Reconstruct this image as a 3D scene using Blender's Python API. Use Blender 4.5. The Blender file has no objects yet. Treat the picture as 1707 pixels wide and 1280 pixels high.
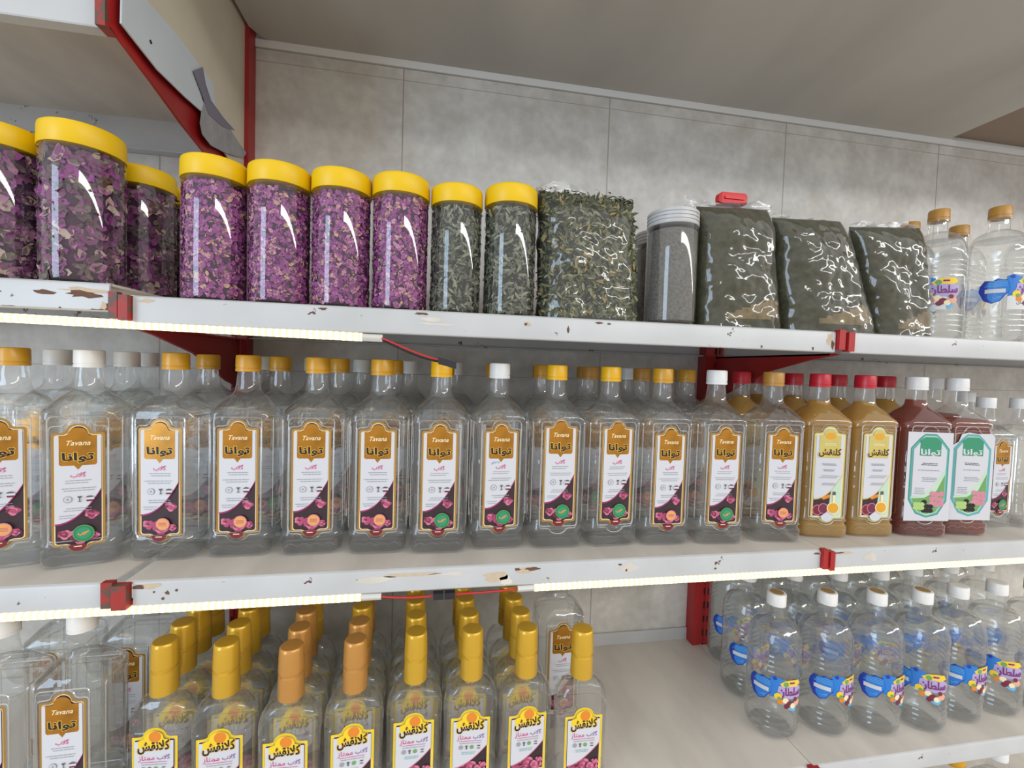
import bpy, bmesh, math, random
from math import sin, cos, pi, radians
from mathutils import Vector, Matrix

sc = bpy.context.scene
COL = sc.collection

# ------------------------------------------------------------------ camera
F_PX, YAW, PITCH, ROLL = 734.44, .1714, .0368, .0309
cam_d = bpy.data.cameras.new('camera')
cam = bpy.data.objects.new('camera', cam_d)
COL.objects.link(cam)
cam_d.sensor_fit = 'HORIZONTAL'
cam_d.sensor_width = 36.0
cam_d.lens = F_PX / 1707.0 * 36.0
cam_d.clip_start = 0.01
fwd = Vector((sin(YAW) * cos(PITCH), cos(YAW) * cos(PITCH), -sin(PITCH)))
rgt = Vector((cos(YAW), -sin(YAW), 0))
upv = rgt.cross(fwd)
r2 = cos(ROLL) * rgt + sin(ROLL) * upv
u2 = -sin(ROLL) * rgt + cos(ROLL) * upv
M = Matrix((r2, u2, -fwd)).transposed().to_4x4()
M.translation = Vector((.3715, -.5999, -.0729))
cam.matrix_world = M
sc.camera = cam

# ------------------------------------------------------------------ light
sc.view_settings.view_transform = 'Standard'
sc.view_settings.look = 'None'
sc.view_settings.exposure = 0.45
sc.view_settings.gamma = 1.0
sc.view_settings.use_curve_mapping = False
cy = sc.cycles
cy.max_bounces = 24
cy.diffuse_bounces = 3
cy.glossy_bounces = 5
cy.transmission_bounces = 18
cy.transparent_max_bounces = 40
cy.sample_clamp_indirect = 4.0
cy.caustics_reflective = False
cy.caustics_refractive = True
cy.blur_glossy = 0.5

world = bpy.data.worlds.new('shop_daylight')
sc.world = world
world.use_nodes = True
wn = world.node_tree.nodes
wl = world.node_tree.links
wn.clear()
w_tc = wn.new('ShaderNodeTexCoord')
w_sep = wn.new('ShaderNodeSeparateXYZ')
w_map = wn.new('ShaderNodeMapRange')
w_rmp = wn.new('ShaderNodeValToRGB')
w_bg = wn.new('ShaderNodeBackground')
w_out = wn.new('ShaderNodeOutputWorld')
wl.new(w_tc.outputs['Generated'], w_sep.inputs[0])
wl.new(w_sep.outputs['Z'], w_map.inputs['Value'])
w_map.inputs['From Min'].default_value = -1
w_map.inputs['From Max'].default_value = 1
wl.new(w_map.outputs[0], w_rmp.inputs[0])
w_rmp.color_ramp.elements[0].position = 0.30
w_rmp.color_ramp.elements[0].color = (.50, .45, .40, 1)
w_rmp.color_ramp.elements[1].position = 0.62
w_rmp.color_ramp.elements[1].color = (.82, .81, .80, 1)
wl.new(w_rmp.outputs[0], w_bg.inputs['Color'])
w_bg.inputs['Strength'].default_value = .88
wl.new(w_bg.outputs[0], w_out.inputs[0])


def area(name, loc, aim, sx, sy, power, color):
    d = bpy.data.lights.new(name, 'AREA')
    d.shape = 'RECTANGLE'
    d.size, d.size_y = sx, sy
    d.energy = power
    d.color = color
    o = bpy.data.objects.new(name, d)
    COL.objects.link(o)
    o.location = loc
    z = -(Vector(aim) - Vector(loc)).normalized()
    x = Vector((0, 0, 1)).cross(z)
    if x.length < 1e-3:
        x = Vector((1, 0, 0))
    x.normalize()
    y = z.cross(x)
    m = Matrix((x, y, z)).transposed().to_4x4()
    m.translation = Vector(loc)
    o.matrix_world = m
    return o


# shop doorway to the left, daylight
area('doorway_daylight', (-2.4, -2.75, .25), (.1, 0, .0), 1.25, 2.4, 46, (.58, .78, 1.0))
# row of ceiling tubes over the aisle
tube = bpy.data.lights.new('ceiling_tubes', 'AREA')
tube.shape = 'RECTANGLE'
tube.size, tube.size_y = 22.0, .80
tube.energy = 640
tube.color = (1, .98, .95)
tube_o = bpy.data.objects.new('ceiling_tubes', tube)
COL.objects.link(tube_o)
tube_o.location = (12.26, -1.63, 1.62)
tube_o.rotation_euler = (0, 0, radians(11.9))

# ------------------------------------------------------------------ materials
MATS = {}


def nmat(name):
    m = bpy.data.materials.new(name)
    m.use_nodes = True
    nt = m.node_tree
    nt.nodes.clear()
    out = nt.nodes.new('ShaderNodeOutputMaterial')
    MATS[name] = m
    return m, nt.nodes, nt.links, out


def lin(r, g, b):
    f = lambda c: (c / 255 / 12.92) if c / 255 <= .04045 else ((c / 255 + .055) / 1.055) ** 2.4
    return (f(r), f(g), f(b), 1)


def solid(name, rgb, rough=.5, metal=0.0, var=.06, scale=40, bump=0.0, spec=.5, bscale=None):
    """plain coloured surface with a faint procedural mottling"""
    m, n, l, out = nmat(name)
    p = n.new('ShaderNodeBsdfPrincipled')
    c = lin(*rgb)
    tc = n.new('ShaderNodeTexCoord')
    nz = n.new('ShaderNodeTexNoise')
    nz.inputs['Scale'].default_value = scale
    nz.inputs['Detail'].default_value = 3
    l.new(tc.outputs['Object'], nz.inputs['Vector'])
    mx = n.new('ShaderNodeMix')
    mx.data_type = 'RGBA'
    mx.inputs['A'].default_value = tuple(x * (1 - var) for x in c[:3]) + (1,)
    mx.inputs['B'].default_value = tuple(min(1, x * (1 + var)) for x in c[:3]) + (1,)
    l.new(nz.outputs['Fac'], mx.inputs['Factor'])
    l.new(mx.outputs['Result'], p.inputs['Base Color'])
    p.inputs['Roughness'].default_value = rough
    p.inputs['Metallic'].default_value = metal
    p.inputs['Specular IOR Level'].default_value = spec
    if bump:
        bp = n.new('ShaderNodeBump')
        bp.inputs['Strength'].default_value = bump
        bp.inputs['Distance'].default_value = .002
        if bscale:
            nb = n.new('ShaderNodeTexNoise')
            nb.inputs['Scale'].default_value = bscale
            l.new(tc.outputs['Object'], nb.inputs['Vector'])
            l.new(nb.outputs['Fac'], bp.inputs['Height'])
        else:
            l.new(nz.outputs['Fac'], bp.inputs['Height'])
        l.new(bp.outputs[0], p.inputs['Normal'])
    l.new(p.outputs[0], out.inputs[0])
    return m


def clear_film(name, tint=(.985, .99, .99, 1), base=.035, edge=.75, power=3.5, rough=.03, bump=.0, bscale=60, crackle=0.0, haze=0.0):
    """thin clear plastic: lets light straight through, mirrors a little, more at grazing angles"""
    m, n, l, out = nmat(name)
    tr = n.new('ShaderNodeBsdfTransparent')
    tr.inputs[0].default_value = tint
    gl = n.new('ShaderNodeBsdfGlossy')
    gl.inputs['Roughness'].default_value = rough
    gl.inputs['Color'].default_value = (1, 1, 1, 1)
    lw = n.new('ShaderNodeLayerWeight')
    lw.inputs['Blend'].default_value = .5
    pw = n.new('ShaderNodeMath')
    pw.operation = 'POWER'
    l.new(lw.outputs['Facing'], pw.inputs[0])
    pw.inputs[1].default_value = power
    mr = n.new('ShaderNodeMath')
    mr.operation = 'MULTIPLY_ADD'
    l.new(pw.outputs[0], mr.inputs[0])
    mr.inputs[1].default_value = edge
    mr.inputs[2].default_value = base
    mx = n.new('ShaderNodeMixShader')
    l.new(mr.outputs[0], mx.inputs[0])
    l.new(tr.outputs[0], mx.inputs[1])
    l.new(gl.outputs[0], mx.inputs[2])
    if bump or crackle:
        tc = n.new('ShaderNodeTexCoord')
        nz = n.new('ShaderNodeTexNoise')
        nz.inputs['Scale'].default_value = bscale
        nz.inputs['Detail'].default_value = 2
        l.new(tc.outputs['Object'], nz.inputs['Vector'])
        h = nz.outputs['Fac']
        if crackle:
            vo = n.new('ShaderNodeTexVoronoi')
            vo.inputs['Scale'].default_value = 24
            vo.inputs['Randomness'].default_value = 1
            mp = n.new('ShaderNodeMapping')
            mp.inputs['Rotation'].default_value = (.3, .5, .4)
            mp.inputs['Scale'].default_value = (1, 1, 1.6)
            l.new(tc.outputs['Object'], mp.inputs[0])
            dv = n.new('ShaderNodeVectorMath')
            dv.operation = 'ADD'
            l.new(mp.outputs[0], dv.inputs[0])
            ns = n.new('ShaderNodeTexNoise')
            ns.inputs['Scale'].default_value = 14
            l.new(tc.outputs['Object'], ns.inputs['Vector'])
            sc_ = n.new('ShaderNodeVectorMath')
            sc_.operation = 'SCALE'
            sc_.inputs['Scale'].default_value = .06
            l.new(ns.outputs['Color'], sc_.inputs[0])
            l.new(sc_.outputs[0], dv.inputs[1])
            l.new(dv.outputs[0], vo.inputs['Vector'])
            ad = n.new('ShaderNodeMath')
            ad.operation = 'MULTIPLY_ADD'
            l.new(vo.outputs['Distance'], ad.inputs[0])
            ad.inputs[1].default_value = crackle
            l.new(h, ad.inputs[2])
            h = ad.outputs[0]
        bp = n.new('ShaderNodeBump')
        bp.inputs['Strength'].default_value = bump
        bp.inputs['Distance'].default_value = .004
        l.new(h, bp.inputs['Height'])
        l.new(bp.outputs[0], gl.inputs['Normal'])
    if haze:
        df = n.new('ShaderNodeBsdfDiffuse')
        df.inputs[0].default_value = (.75, .76, .77, 1)
        m2 = n.new('ShaderNodeMixShader')
        m2.inputs[0].default_value = haze
        l.new(mx.outputs[0], m2.inputs[1])
        l.new(df.outputs[0], m2.inputs[2])
        l.new(m2.outputs[0], out.inputs[0])
    else:
        l.new(mx.outputs[0], out.inputs[0])
    return m


def liquid(name, color, ior=1.22, bump=.0, bscale=35, clear=.70, cloudy=None):
    m, n, l, out = nmat(name)
    rf = n.new('ShaderNodeBsdfRefraction')
    rf.inputs['Color'].default_value = color
    rf.inputs['Roughness'].default_value = 0.0
    rf.inputs['IOR'].default_value = ior
    if bump:
        tc = n.new('ShaderNodeTexCoord')
        nz = n.new('ShaderNodeTexNoise')
        nz.inputs['Scale'].default_value = bscale
        nz.inputs['Detail'].default_value = 1
        l.new(tc.outputs['Object'], nz.inputs['Vector'])
        bp = n.new('ShaderNodeBump')
        bp.inputs['Strength'].default_value = bump
        bp.inputs['Distance'].default_value = .004
        l.new(nz.outputs['Fac'], bp.inputs['Height'])
        l.new(bp.outputs[0], rf.inputs['Normal'])
    tr = n.new('ShaderNodeBsdfTransparent')
    tr.inputs[0].default_value = color
    mx = n.new('ShaderNodeMixShader')
    mx.inputs[0].default_value = clear
    l.new(rf.outputs[0], mx.inputs[1])
    l.new(tr.outputs[0], mx.inputs[2])
    last = mx
    if cloudy:
        rgb, amt = cloudy
        df = n.new('ShaderNodeBsdfTranslucent')
        df.inputs[0].default_value = lin(*rgb)
        d2 = n.new('ShaderNodeBsdfDiffuse')
        d2.inputs[0].default_value = lin(*rgb)
        a = n.new('ShaderNodeMixShader')
        a.inputs[0].default_value = .45
        l.new(d2.outputs[0], a.inputs[1])
        l.new(df.outputs[0], a.inputs[2])
        b = n.new('ShaderNodeMixShader')
        b.inputs[0].default_value = amt
        l.new(mx.outputs[0], b.inputs[1])
        l.new(a.outputs[0], b.inputs[2])
        last = b
    l.new(last.outputs[0], out.inputs[0])
    return m


def worn_paint(name, rgb, rust=.5, rust_z=None, grime=.12, rough=.35, scale=9, streak=False):
    """painted sheet metal, dusty, with rust where the paint has chipped"""
    m, n, l, out = nmat(name)
    p = n.new('ShaderNodeBsdfPrincipled')
    p.inputs['Roughness'].default_value = rough
    tc = n.new('ShaderNodeTexCoord')
    n1 = n.new('ShaderNodeTexNoise')
    n1.inputs['Scale'].default_value = scale
    n1.inputs['Detail'].default_value = 5
    mp = n.new('ShaderNodeMapping')
    if streak:
        mp.inputs['Scale'].default_value = (1, .35, 1)
        mp.inputs['Rotation'].default_value = (0, 0, .5)
    l.new(tc.outputs['Object'], mp.inputs[0])
    l.new(mp.outputs[0], n1.inputs['Vector'])
    r1 = n.new('ShaderNodeValToRGB')
    c = lin(*rgb)
    r1.color_ramp.elements[0].position = .3
    r1.color_ramp.elements[0].color = tuple(x * (1 - grime * 2) for x in c[:3]) + (1,)
    r1.color_ramp.elements[1].position = .62
    r1.color_ramp.elements[1].color = c
    l.new(n1.outputs['Fac'], r1.inputs[0])
    n2 = n.new('ShaderNodeTexNoise')
    n2.inputs['Scale'].default_value = 55
    n2.inputs['Detail'].default_value = 6
    n2.inputs['Roughness'].default_value = .65
    l.new(tc.outputs['Object'], n2.inputs['Vector'])
    n3 = n.new('ShaderNodeTexNoise')
    n3.inputs['Scale'].default_value = 7
    n3.inputs['Detail'].default_value = 2
    l.new(tc.outputs['Object'], n3.inputs['Vector'])
    ad = n.new('ShaderNodeMath')
    ad.operation = 'MULTIPLY_ADD'
    l.new(n3.outputs['Fac'], ad.inputs[0])
    ad.inputs[1].default_value = .55
    l.new(n2.outputs['Fac'], ad.inputs[2])
    r2_ = n.new('ShaderNodeValToRGB')
    t = (.98 - rust * .13) if rust else 2.0
    r2_.color_ramp.elements[0].position = min(t, .999)
    r2_.color_ramp.elements[0].color = (0, 0, 0, 1)
    r2_.color_ramp.elements[1].position = min(1, t + .012)
    r2_.color_ramp.elements[1].color = (1, 1, 1, 1) if rust else (0, 0, 0, 1)
    l.new(ad.outputs[0], r2_.inputs[0])
    mx = n.new('ShaderNodeMix')
    mx.data_type = 'RGBA'
    l.new(r2_.outputs[0], mx.inputs['Factor'])
    l.new(r1.outputs[0], mx.inputs['A'])
    mx.inputs['B'].default_value = lin(96, 70, 58)
    l.new(mx.outputs['Result'], p.inputs['Base Color'])
    l.new(p.outputs[0], out.inputs[0])
    return m


def tile_wall(name):
    m, n, l, out = nmat(name)
    p = n.new('ShaderNodeBsdfPrincipled')
    tc = n.new('ShaderNodeTexCoord')
    a = n.new('ShaderNodeTexNoise')
    a.inputs['Scale'].default_value = 15
    a.inputs['Detail'].default_value = 6
    a.inputs['Roughness'].default_value = .62
    l.new(tc.outputs['Object'], a.inputs['Vector'])
    b = n.new('ShaderNodeTexNoise')
    b.inputs['Scale'].default_value = 55
    b.inputs['Detail'].default_value = 4
    l.new(tc.outputs['Object'], b.inputs['Vector'])
    s = n.new('ShaderNodeMath')
    s.operation = 'MULTIPLY_ADD'
    l.new(b.outputs['Fac'], s.inputs[0])
    s.inputs[1].default_value = .45
    l.new(a.outputs['Fac'], s.inputs[2])
    r = n.new('ShaderNodeValToRGB')
    e = r.color_ramp.elements
    e[0].position = .52
    e[0].color = lin(188, 183, 174)
    e[1].position = .92
    e[1].color = lin(214, 211, 204)
    k = r.color_ramp.elements.new(.72)
    k.color = lin(200, 197, 191)
    l.new(s.outputs[0], r.inputs[0])
    # narrow joints every .444 m and bands below the course at z = .505
    sx = n.new('ShaderNodeSeparateXYZ')
    l.new(tc.outputs['Object'], sx.inputs[0])

    def band(sock, period, offset, half):
        ad = n.new('ShaderNodeMath')
        ad.operation = 'SUBTRACT'
        l.new(sock, ad.inputs[0])
        ad.inputs[1].default_value = offset
        pp = n.new('ShaderNodeMath')
        pp.operation = 'PINGPONG'
        l.new(ad.outputs[0], pp.inputs[0])
        pp.inputs[1].default_value = period / 2
        lt = n.new('ShaderNodeMath')
        lt.operation = 'LESS_THAN'
        l.new(pp.outputs[0], lt.inputs[0])
        lt.inputs[1].default_value = half
        return lt.outputs[0]
    v = band(sx.outputs['X'], .4443, .292, .0013)
    h = band(sx.outputs['Z'], .60, .507, .0007)
    mxx = n.new('ShaderNodeMath')
    mxx.operation = 'MAXIMUM'
    l.new(v, mxx.inputs[0])
    l.new(h, mxx.inputs[1])
    j = n.new('ShaderNodeMix')
    j.data_type = 'RGBA'
    l.new(mxx.outputs[0], j.inputs['Factor'])
    l.new(r.outputs[0], j.inputs['A'])
    j.inputs['B'].default_value = lin(160, 153, 143)
    l.new(j.outputs['Result'], p.inputs['Base Color'])
    p.inputs['Roughness'].default_value = .42
    bp = n.new('ShaderNodeBump')
    bp.inputs['Strength'].default_value = .15
    bp.inputs['Distance'].default_value = .002
    l.new(s.outputs[0], bp.inputs['Height'])
    l.new(bp.outputs[0], p.inputs['Normal'])
    l.new(p.outputs[0], out.inputs[0])
    return m


def led_mat(name):
    m, n, l, out = nmat(name)
    em = n.new('ShaderNodeEmission')
    em.inputs[0].default_value = (1, .80, .45, 1)
    tc = n.new('ShaderNodeTexCoord')
    sx = n.new('ShaderNodeSeparateXYZ')
    l.new(tc.outputs['Object'], sx.inputs[0])
    pp = n.new('ShaderNodeMath')
    pp.operation = 'PINGPONG'
    l.new(sx.outputs['X'], pp.inputs[0])
    pp.inputs[1].default_value = .004
    mr = n.new('ShaderNodeMapRange')
    l.new(pp.outputs[0], mr.inputs['Value'])
    mr.inputs['From Min'].default_value = 0
    mr.inputs['From Max'].default_value = .004
    mr.inputs['To Min'].default_value = .85
    mr.inputs['To Max'].default_value = 2.7
    l.new(mr.outputs[0], em.inputs[1])
    l.new(em.outputs[0], out.inputs[0])
    return m


def powder(name, c1, c2, scale):
    m, n, l, out = nmat(name)
    p = n.new('ShaderNodeBsdfPrincipled')
    tc = n.new('ShaderNodeTexCoord')
    a = n.new('ShaderNodeTexNoise')
    a.inputs['Scale'].default_value = scale
    a.inputs['Detail'].default_value = 5
    l.new(tc.outputs['Object'], a.inputs['Vector'])
    r = n.new('ShaderNodeValToRGB')
    r.color_ramp.elements[0].position = .35
    r.color_ramp.elements[0].color = lin(*c1)
    r.color_ramp.elements[1].position = .7
    r.color_ramp.elements[1].color = lin(*c2)
    l.new(a.outputs['Fac'], r.inputs[0])
    l.new(r.outputs[0], p.inputs['Base Color'])
    p.inputs['Roughness'].default_value = .85
    bp = n.new('ShaderNodeBump')
    bp.inputs['Strength'].default_value = .5
    bp.inputs['Distance'].default_value = .003
    l.new(a.outputs['Fac'], bp.inputs['Height'])
    l.new(bp.outputs[0], p.inputs['Normal'])
    l.new(p.outputs[0], out.inputs[0])
    return m


tile_wall('wall_tile')
solid('plaster', (222, 222, 220), .6, var=.05, scale=9)
solid('ceiling_brown', (150, 132, 116), .6, var=.08, scale=4)
worn_paint('ceiling_paint', (194, 190, 183), rust=0, grime=.10, rough=.5, scale=4.5, streak=True)
worn_paint('shelf_white', (194, 195, 195), rust=.06, grime=.06)
worn_paint('shelf_top', (216, 209, 198), rust=.0, grime=.10, rough=.4, scale=12, streak=True)
solid('rust', (104, 74, 60), .85, var=.3, scale=160)
solid('chip_primer', (196, 178, 152), .8, var=.15, scale=120)
worn_paint('bracket_red', (168, 34, 34), rust=.12, grime=.15, rough=.4)
worn_paint('bracket_red_rusty', (160, 44, 36), rust=1.2, grime=.2, rough=.5)
solid('slot_black', (18, 12, 12), .8)
solid('cream_sheet', (206, 198, 180), .4, var=.08, scale=14)
solid('flange_white', (198, 208, 216), .35, var=.08, scale=12)
solid('torn_grey', (150, 150, 154), .5, var=.3, scale=50)
solid('tear_purple', (122, 118, 136), .5, var=.15, scale=60)
led_mat('led_glow')
solid('led_end', (205, 203, 196), .35)
solid('wire_red', (190, 40, 44), .4)
solid('wire_black', (22, 20, 22), .45)
solid('connector_black', (34, 34, 40), .4)

clear_film('pet_clear', base=.058, edge=.9, power=3.2, rough=.02, bump=.6, bscale=32, haze=.040)
clear_film('pet_edge', base=.42, edge=.5, power=2.0, rough=.10)
clear_film('jar_clear', tint=(.99, .985, .99, 1), base=.060, edge=.6, power=3.5, rough=.03)
clear_film('bag_film', base=.048, edge=.5, power=2.5, rough=.07, bump=.65, bscale=30, crackle=1.0, haze=.012)
clear_film('bag_film_top', base=.06, edge=.5, power=2.0, rough=.12, bump=.6, bscale=60, crackle=.6, haze=.13)
liquid('water', (.985, .99, .985, 1), bump=.12)
liquid('syrup_gold', (.93, .74, .30, 1), cloudy=((228, 180, 58), .55))
liquid('syrup_amber', (.74, .32, .13, 1), cloudy=((170, 70, 26), .40))

solid('lid_yellow', (234, 192, 12), .38, var=.03, spec=.4)
solid('lid_clear_white', (190, 190, 190), .35, var=.05)
solid('cap_white', (232, 232, 230), .35, var=.03)
solid('cap_gold', (206, 152, 30), .32, var=.08, spec=.6)
solid('cap_yellow', (232, 178, 14), .34, var=.05)
solid('cap_ochre', (184, 134, 58), .35, var=.08)
solid('cap_red', (196, 34, 50), .35, var=.05)
solid('cap_gold_metal', (212, 168, 52), .26, metal=.3, var=.05)
solid('cap_bronze_metal', (196, 142, 72), .28, metal=.3, var=.05)
solid('cap_top_gold', (178, 146, 92), .4, metal=.2, var=.2, scale=300)

# print colours
solid('print_white', (206, 206, 211), .45, var=.01)
solid('print_gold', (176, 134, 66), .30, metal=.35, var=.10)
solid('print_cream', (240, 220, 176), .4, var=.03)
solid('print_crest', (178, 122, 38), .25, metal=.5, var=.45, scale=45)  # strong mottling paints a sheen into the gold colour
solid('print_black', (26, 20, 16), .5)
solid('print_glow', (226, 178, 72), .4)
solid('print_pink', (206, 62, 128), .5)
solid('print_magenta', (158, 38, 104), .5)
solid('print_dark', (52, 34, 40), .5, var=.35, scale=140)
solid('print_rose_a', (208, 118, 144), .5, var=.08, scale=200)
solid('print_rose_b', (174, 74, 110), .5, var=.12, scale=200)
solid('print_rose_c', (112, 42, 66), .5, var=.15, scale=200)
solid('print_grey', (150, 154, 160), .5)
solid('print_dkgrey', (84, 88, 92), .5)
solid('print_green', (18, 132, 78), .45)
solid('print_orange', (232, 150, 40), .45)
solid('print_sealgold', (226, 160, 96), .4, var=.12, scale=300)
solid('print_redwine', (118, 30, 44), .5)
solid('print_teal', (92, 168, 172), .45)
solid('print_crest_green', (52, 142, 106), .45, var=.04)
solid('print_leaf', (110, 158, 92), .5, var=.15, scale=200)
solid('print_grape_green', (170, 200, 120), .4)
solid('print_grape_pink', (206, 132, 150), .4, var=.2, scale=200)
solid('print_grape_black', (34, 24, 30), .35)
solid('print_yellow', (238, 204, 40), .4, var=.05)
solid('print_sun', (222, 132, 40), .4, var=.1)
solid('print_honey', (220, 160, 40), .4)
solid('print_mint', (190, 214, 190), .45)
solid('print_paleg', (206, 190, 110), .35, metal=.2, var=.12)
solid('print_blue_dark', (28, 58, 160), .4)
solid('print_blue', (40, 122, 206), .4, var=.1)
solid('print_blue_light', (96, 176, 226), .4)
solid('print_purple', (132, 78, 160), .45)
solid('print_maroon', (120, 36, 62), .45)
solid('print_peach', (226, 170, 140), .45, var=.1)
solid('print_lilac', (176, 160, 206), .45)

solid('petal_a', (140, 62, 128), .8, var=.2, scale=30)
solid('petal_b', (160, 84, 146), .8, var=.2, scale=30)
solid('petal_c', (196, 138, 166), .8, var=.15, scale=30)
solid('petal_d', (98, 42, 94), .85, var=.2, scale=30)
solid('petal_e', (196, 156, 134), .85, var=.15, scale=30)
solid('bud_a', (158, 112, 138), .8, var=.2, scale=30)
solid('bud_b', (122, 66, 108), .85, var=.2, scale=30)
solid('bud_c', (182, 160, 148), .8, var=.15, scale=30)
solid('bud_d', (92, 74, 78), .85, var=.2, scale=30)
solid('bud_e', (112, 106, 92), .85, var=.15, scale=30)
solid('herb_a', (104, 108, 92), .8, var=.15, scale=40)
solid('herb_b', (84, 88, 70), .85, var=.15, scale=40)
solid('herb_c', (134, 136, 114), .8, var=.15, scale=40)
solid('herb_d', (62, 64, 54), .85, var=.15, scale=40)
solid('leaf_a', (96, 98, 70), .8, var=.15, scale=40)
solid('leaf_b', (72, 76, 52), .85, var=.15, scale=40)
solid('leaf_c', (132, 130, 96), .8, var=.15, scale=40)
solid('leaf_d', (48, 50, 38), .85, var=.15, scale=40)
solid('leaf_e', (150, 128, 78), .8, var=.15, scale=40)
powder('fill_brown', (104, 88, 56), (134, 114, 74), 90)
powder('powder_grey', (92, 90, 84), (120, 117, 108), 260)
powder('powder_olive', (50, 49, 28), (72, 68, 40), 120)
solid('core_purple', (60, 28, 54), .9)
solid('core_green', (44, 46, 36), .9)
solid('clip_red', (206, 26, 34), .4)
solid('tag_white', (214, 214, 212), .5)


# ------------------------------------------------------------------ mesh helpers
class MB:
    def __init__(self):
        self.v, self.f, self.m, self.names = [], [], [], []

    def mi(self, mat):
        if mat not in self.names:
            self.names.append(mat)
        return self.names.index(mat)

    def add(self, verts, faces, mat):
        o = len(self.v)
        self.v += [tuple(p) for p in verts]
        k = self.mi(mat)
        for f in faces:
            self.f.append(tuple(i + o for i in f))
            self.m.append(k)

    def box(self, x0, x1, y0, y1, z0, z1, mat):
        v = [(x, y, z) for z in (z0, z1) for y in (y0, y1) for x in (x0, x1)]
        self.add(v, [(0, 2, 3, 1), (4, 5, 7, 6), (0, 1, 5, 4), (2, 6, 7, 3), (0, 4, 6, 2), (1, 3, 7, 5)], mat)

    def rings(self, rings, mat, cap0=True, cap1=True):
        n = len(rings[0])
        v = [p for r in rings for p in r]
        f = []
        for i in range(len(rings) - 1):
            for j in range(n):
                f.append((i * n + j, i * n + (j + 1) % n, (i + 1) * n + (j + 1) % n, (i + 1) * n + j))
        if cap0:
            f.append(tuple(range(n - 1, -1, -1)))
        if cap1:
            k = (len(rings) - 1) * n
            f.append(tuple(range(k, k + n)))
        self.add(v, f, mat)

    def lathe(self, prof, mat, n=40, cap0=True, cap1=True, cx=0, cy=0):
        self.rings([[(cx + r * cos(2 * pi * k / n), cy + r * sin(2 * pi * k / n), z) for k in range(n)] for z, r in prof], mat, cap0, cap1)

    def loft(self, prof, mat, k=6, cap0=True, cap1=True):
        """prof: (z, half width, half depth, corner radius)"""
        self.rings([[(x, y, z) for x, y in rrect(w, d, r, k)] for z, w, d, r in prof], mat, cap0, cap1)

    def tube(self, pts, r, mat, n=8):
        pts = [Vector(p) for p in pts]
        rings = []
        for i, p in enumerate(pts):
            t = (pts[min(i + 1, len(pts) - 1)] - pts[max(i - 1, 0)]).normalized()
            a = t.cross(Vector((0, 1, .3))).normalized()
            b = t.cross(a)
            rings.append([p + r * (cos(2 * pi * k / n) * a + sin(2 * pi * k / n) * b) for k in range(n)])
        self.rings(rings, mat)

    def prism_yz(self, pts, x0, x1, mat):
        n = len(pts)
        v = [(x0, y, z) for y, z in pts] + [(x1, y, z) for y, z in pts]
        f = [tuple(range(n)), tuple(range(2 * n - 1, n - 1, -1))] + [(i, (i + 1) % n, n + (i + 1) % n, n + i) for i in range(n)]
        self.add(v, f, mat)

    def mesh(self, name, smooth=35, fix=False):
        me = bpy.data.meshes.new(name)
        me.from_pydata(self.v, [], self.f)
        for m in self.names:
            me.materials.append(MATS[m])
        me.polygons.foreach_set('material_index', self.m)
        if fix:
            bm = bmesh.new()
            bm.from_mesh(me)
            bmesh.ops.recalc_face_normals(bm, faces=bm.faces)
            bm.to_mesh(me)
            bm.free()
        me.update()
        if smooth:
            me.polygons.foreach_set('use_smooth', [True] * len(me.polygons))
            me.set_sharp_from_angle(angle=radians(smooth))
        return me


def rrect(w, d, r, k):
    r = min(r, w, d)
    out = []
    for cx, cy_, a0 in ((w - r, d - r, 0), (-w + r, d - r, 90), (-w + r, -d + r, 180), (w - r, -d + r, 270)):
        for i in range(k + 1):
            a = radians(a0 + 90 * i / k)
            out.append((cx + r * cos(a), cy_ + r * sin(a)))
    return out


def link(name, me, parent=None, loc=(0, 0, 0)):
    o = bpy.data.objects.new(name, me)
    COL.objects.link(o)
    o.location = loc
    if parent:
        o.parent = parent
    return o


def tag(o, label=None, cat=None, group=None, kind=None):
    if label:
        o['label'] = label
    if cat:
        o['category'] = cat
    if group:
        o['group'] = group
    if kind:
        o['kind'] = kind
    return o


def root(name, loc, rz, label, cat, group=None):
    e = bpy.data.objects.new(name, None)
    e.empty_display_size = .02
    COL.objects.link(e)
    e.location = (loc[0], loc[1], loc[2] + (.0006 if cat in ('bottle', 'jar') else 0))
    e.rotation_euler = (0, 0, rz)
    return tag(e, label, cat, group)


# ------------------------------------------------------------------ printed labels (flat ink layers)
_TXT = {}


def text_shape(body, bold=0.0, shear=0.0):
    key = (body, bold, shear)
    if key not in _TXT:
        c = bpy.data.curves.new('lettering', 'FONT')
        c.body = body
        c.size = 1
        c.offset = bold
        c.shear = shear
        c.resolution_u = 2
        o = bpy.data.objects.new('lettering', c)
        COL.objects.link(o)
        bpy.context.view_layer.update()
        dg = bpy.context.evaluated_depsgraph_get()
        me = o.evaluated_get(dg).to_mesh()
        v = [(p.co.x, p.co.y) for p in me.vertices]
        f = [tuple(p.vertices) for p in me.polygons]
        o.evaluated_get(dg).to_mesh_clear()
        bpy.data.objects.remove(o)
        bpy.data.curves.remove(c)
        x0, x1 = min(a for a, b in v), max(a for a, b in v)
        y0, y1 = min(b for a, b in v), max(b for a, b in v)
        _TXT[key] = ([(a - (x0 + x1) / 2, b - (y0 + y1) / 2) for a, b in v], f, x1 - x0, y1 - y0)
    return _TXT[key]


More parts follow.
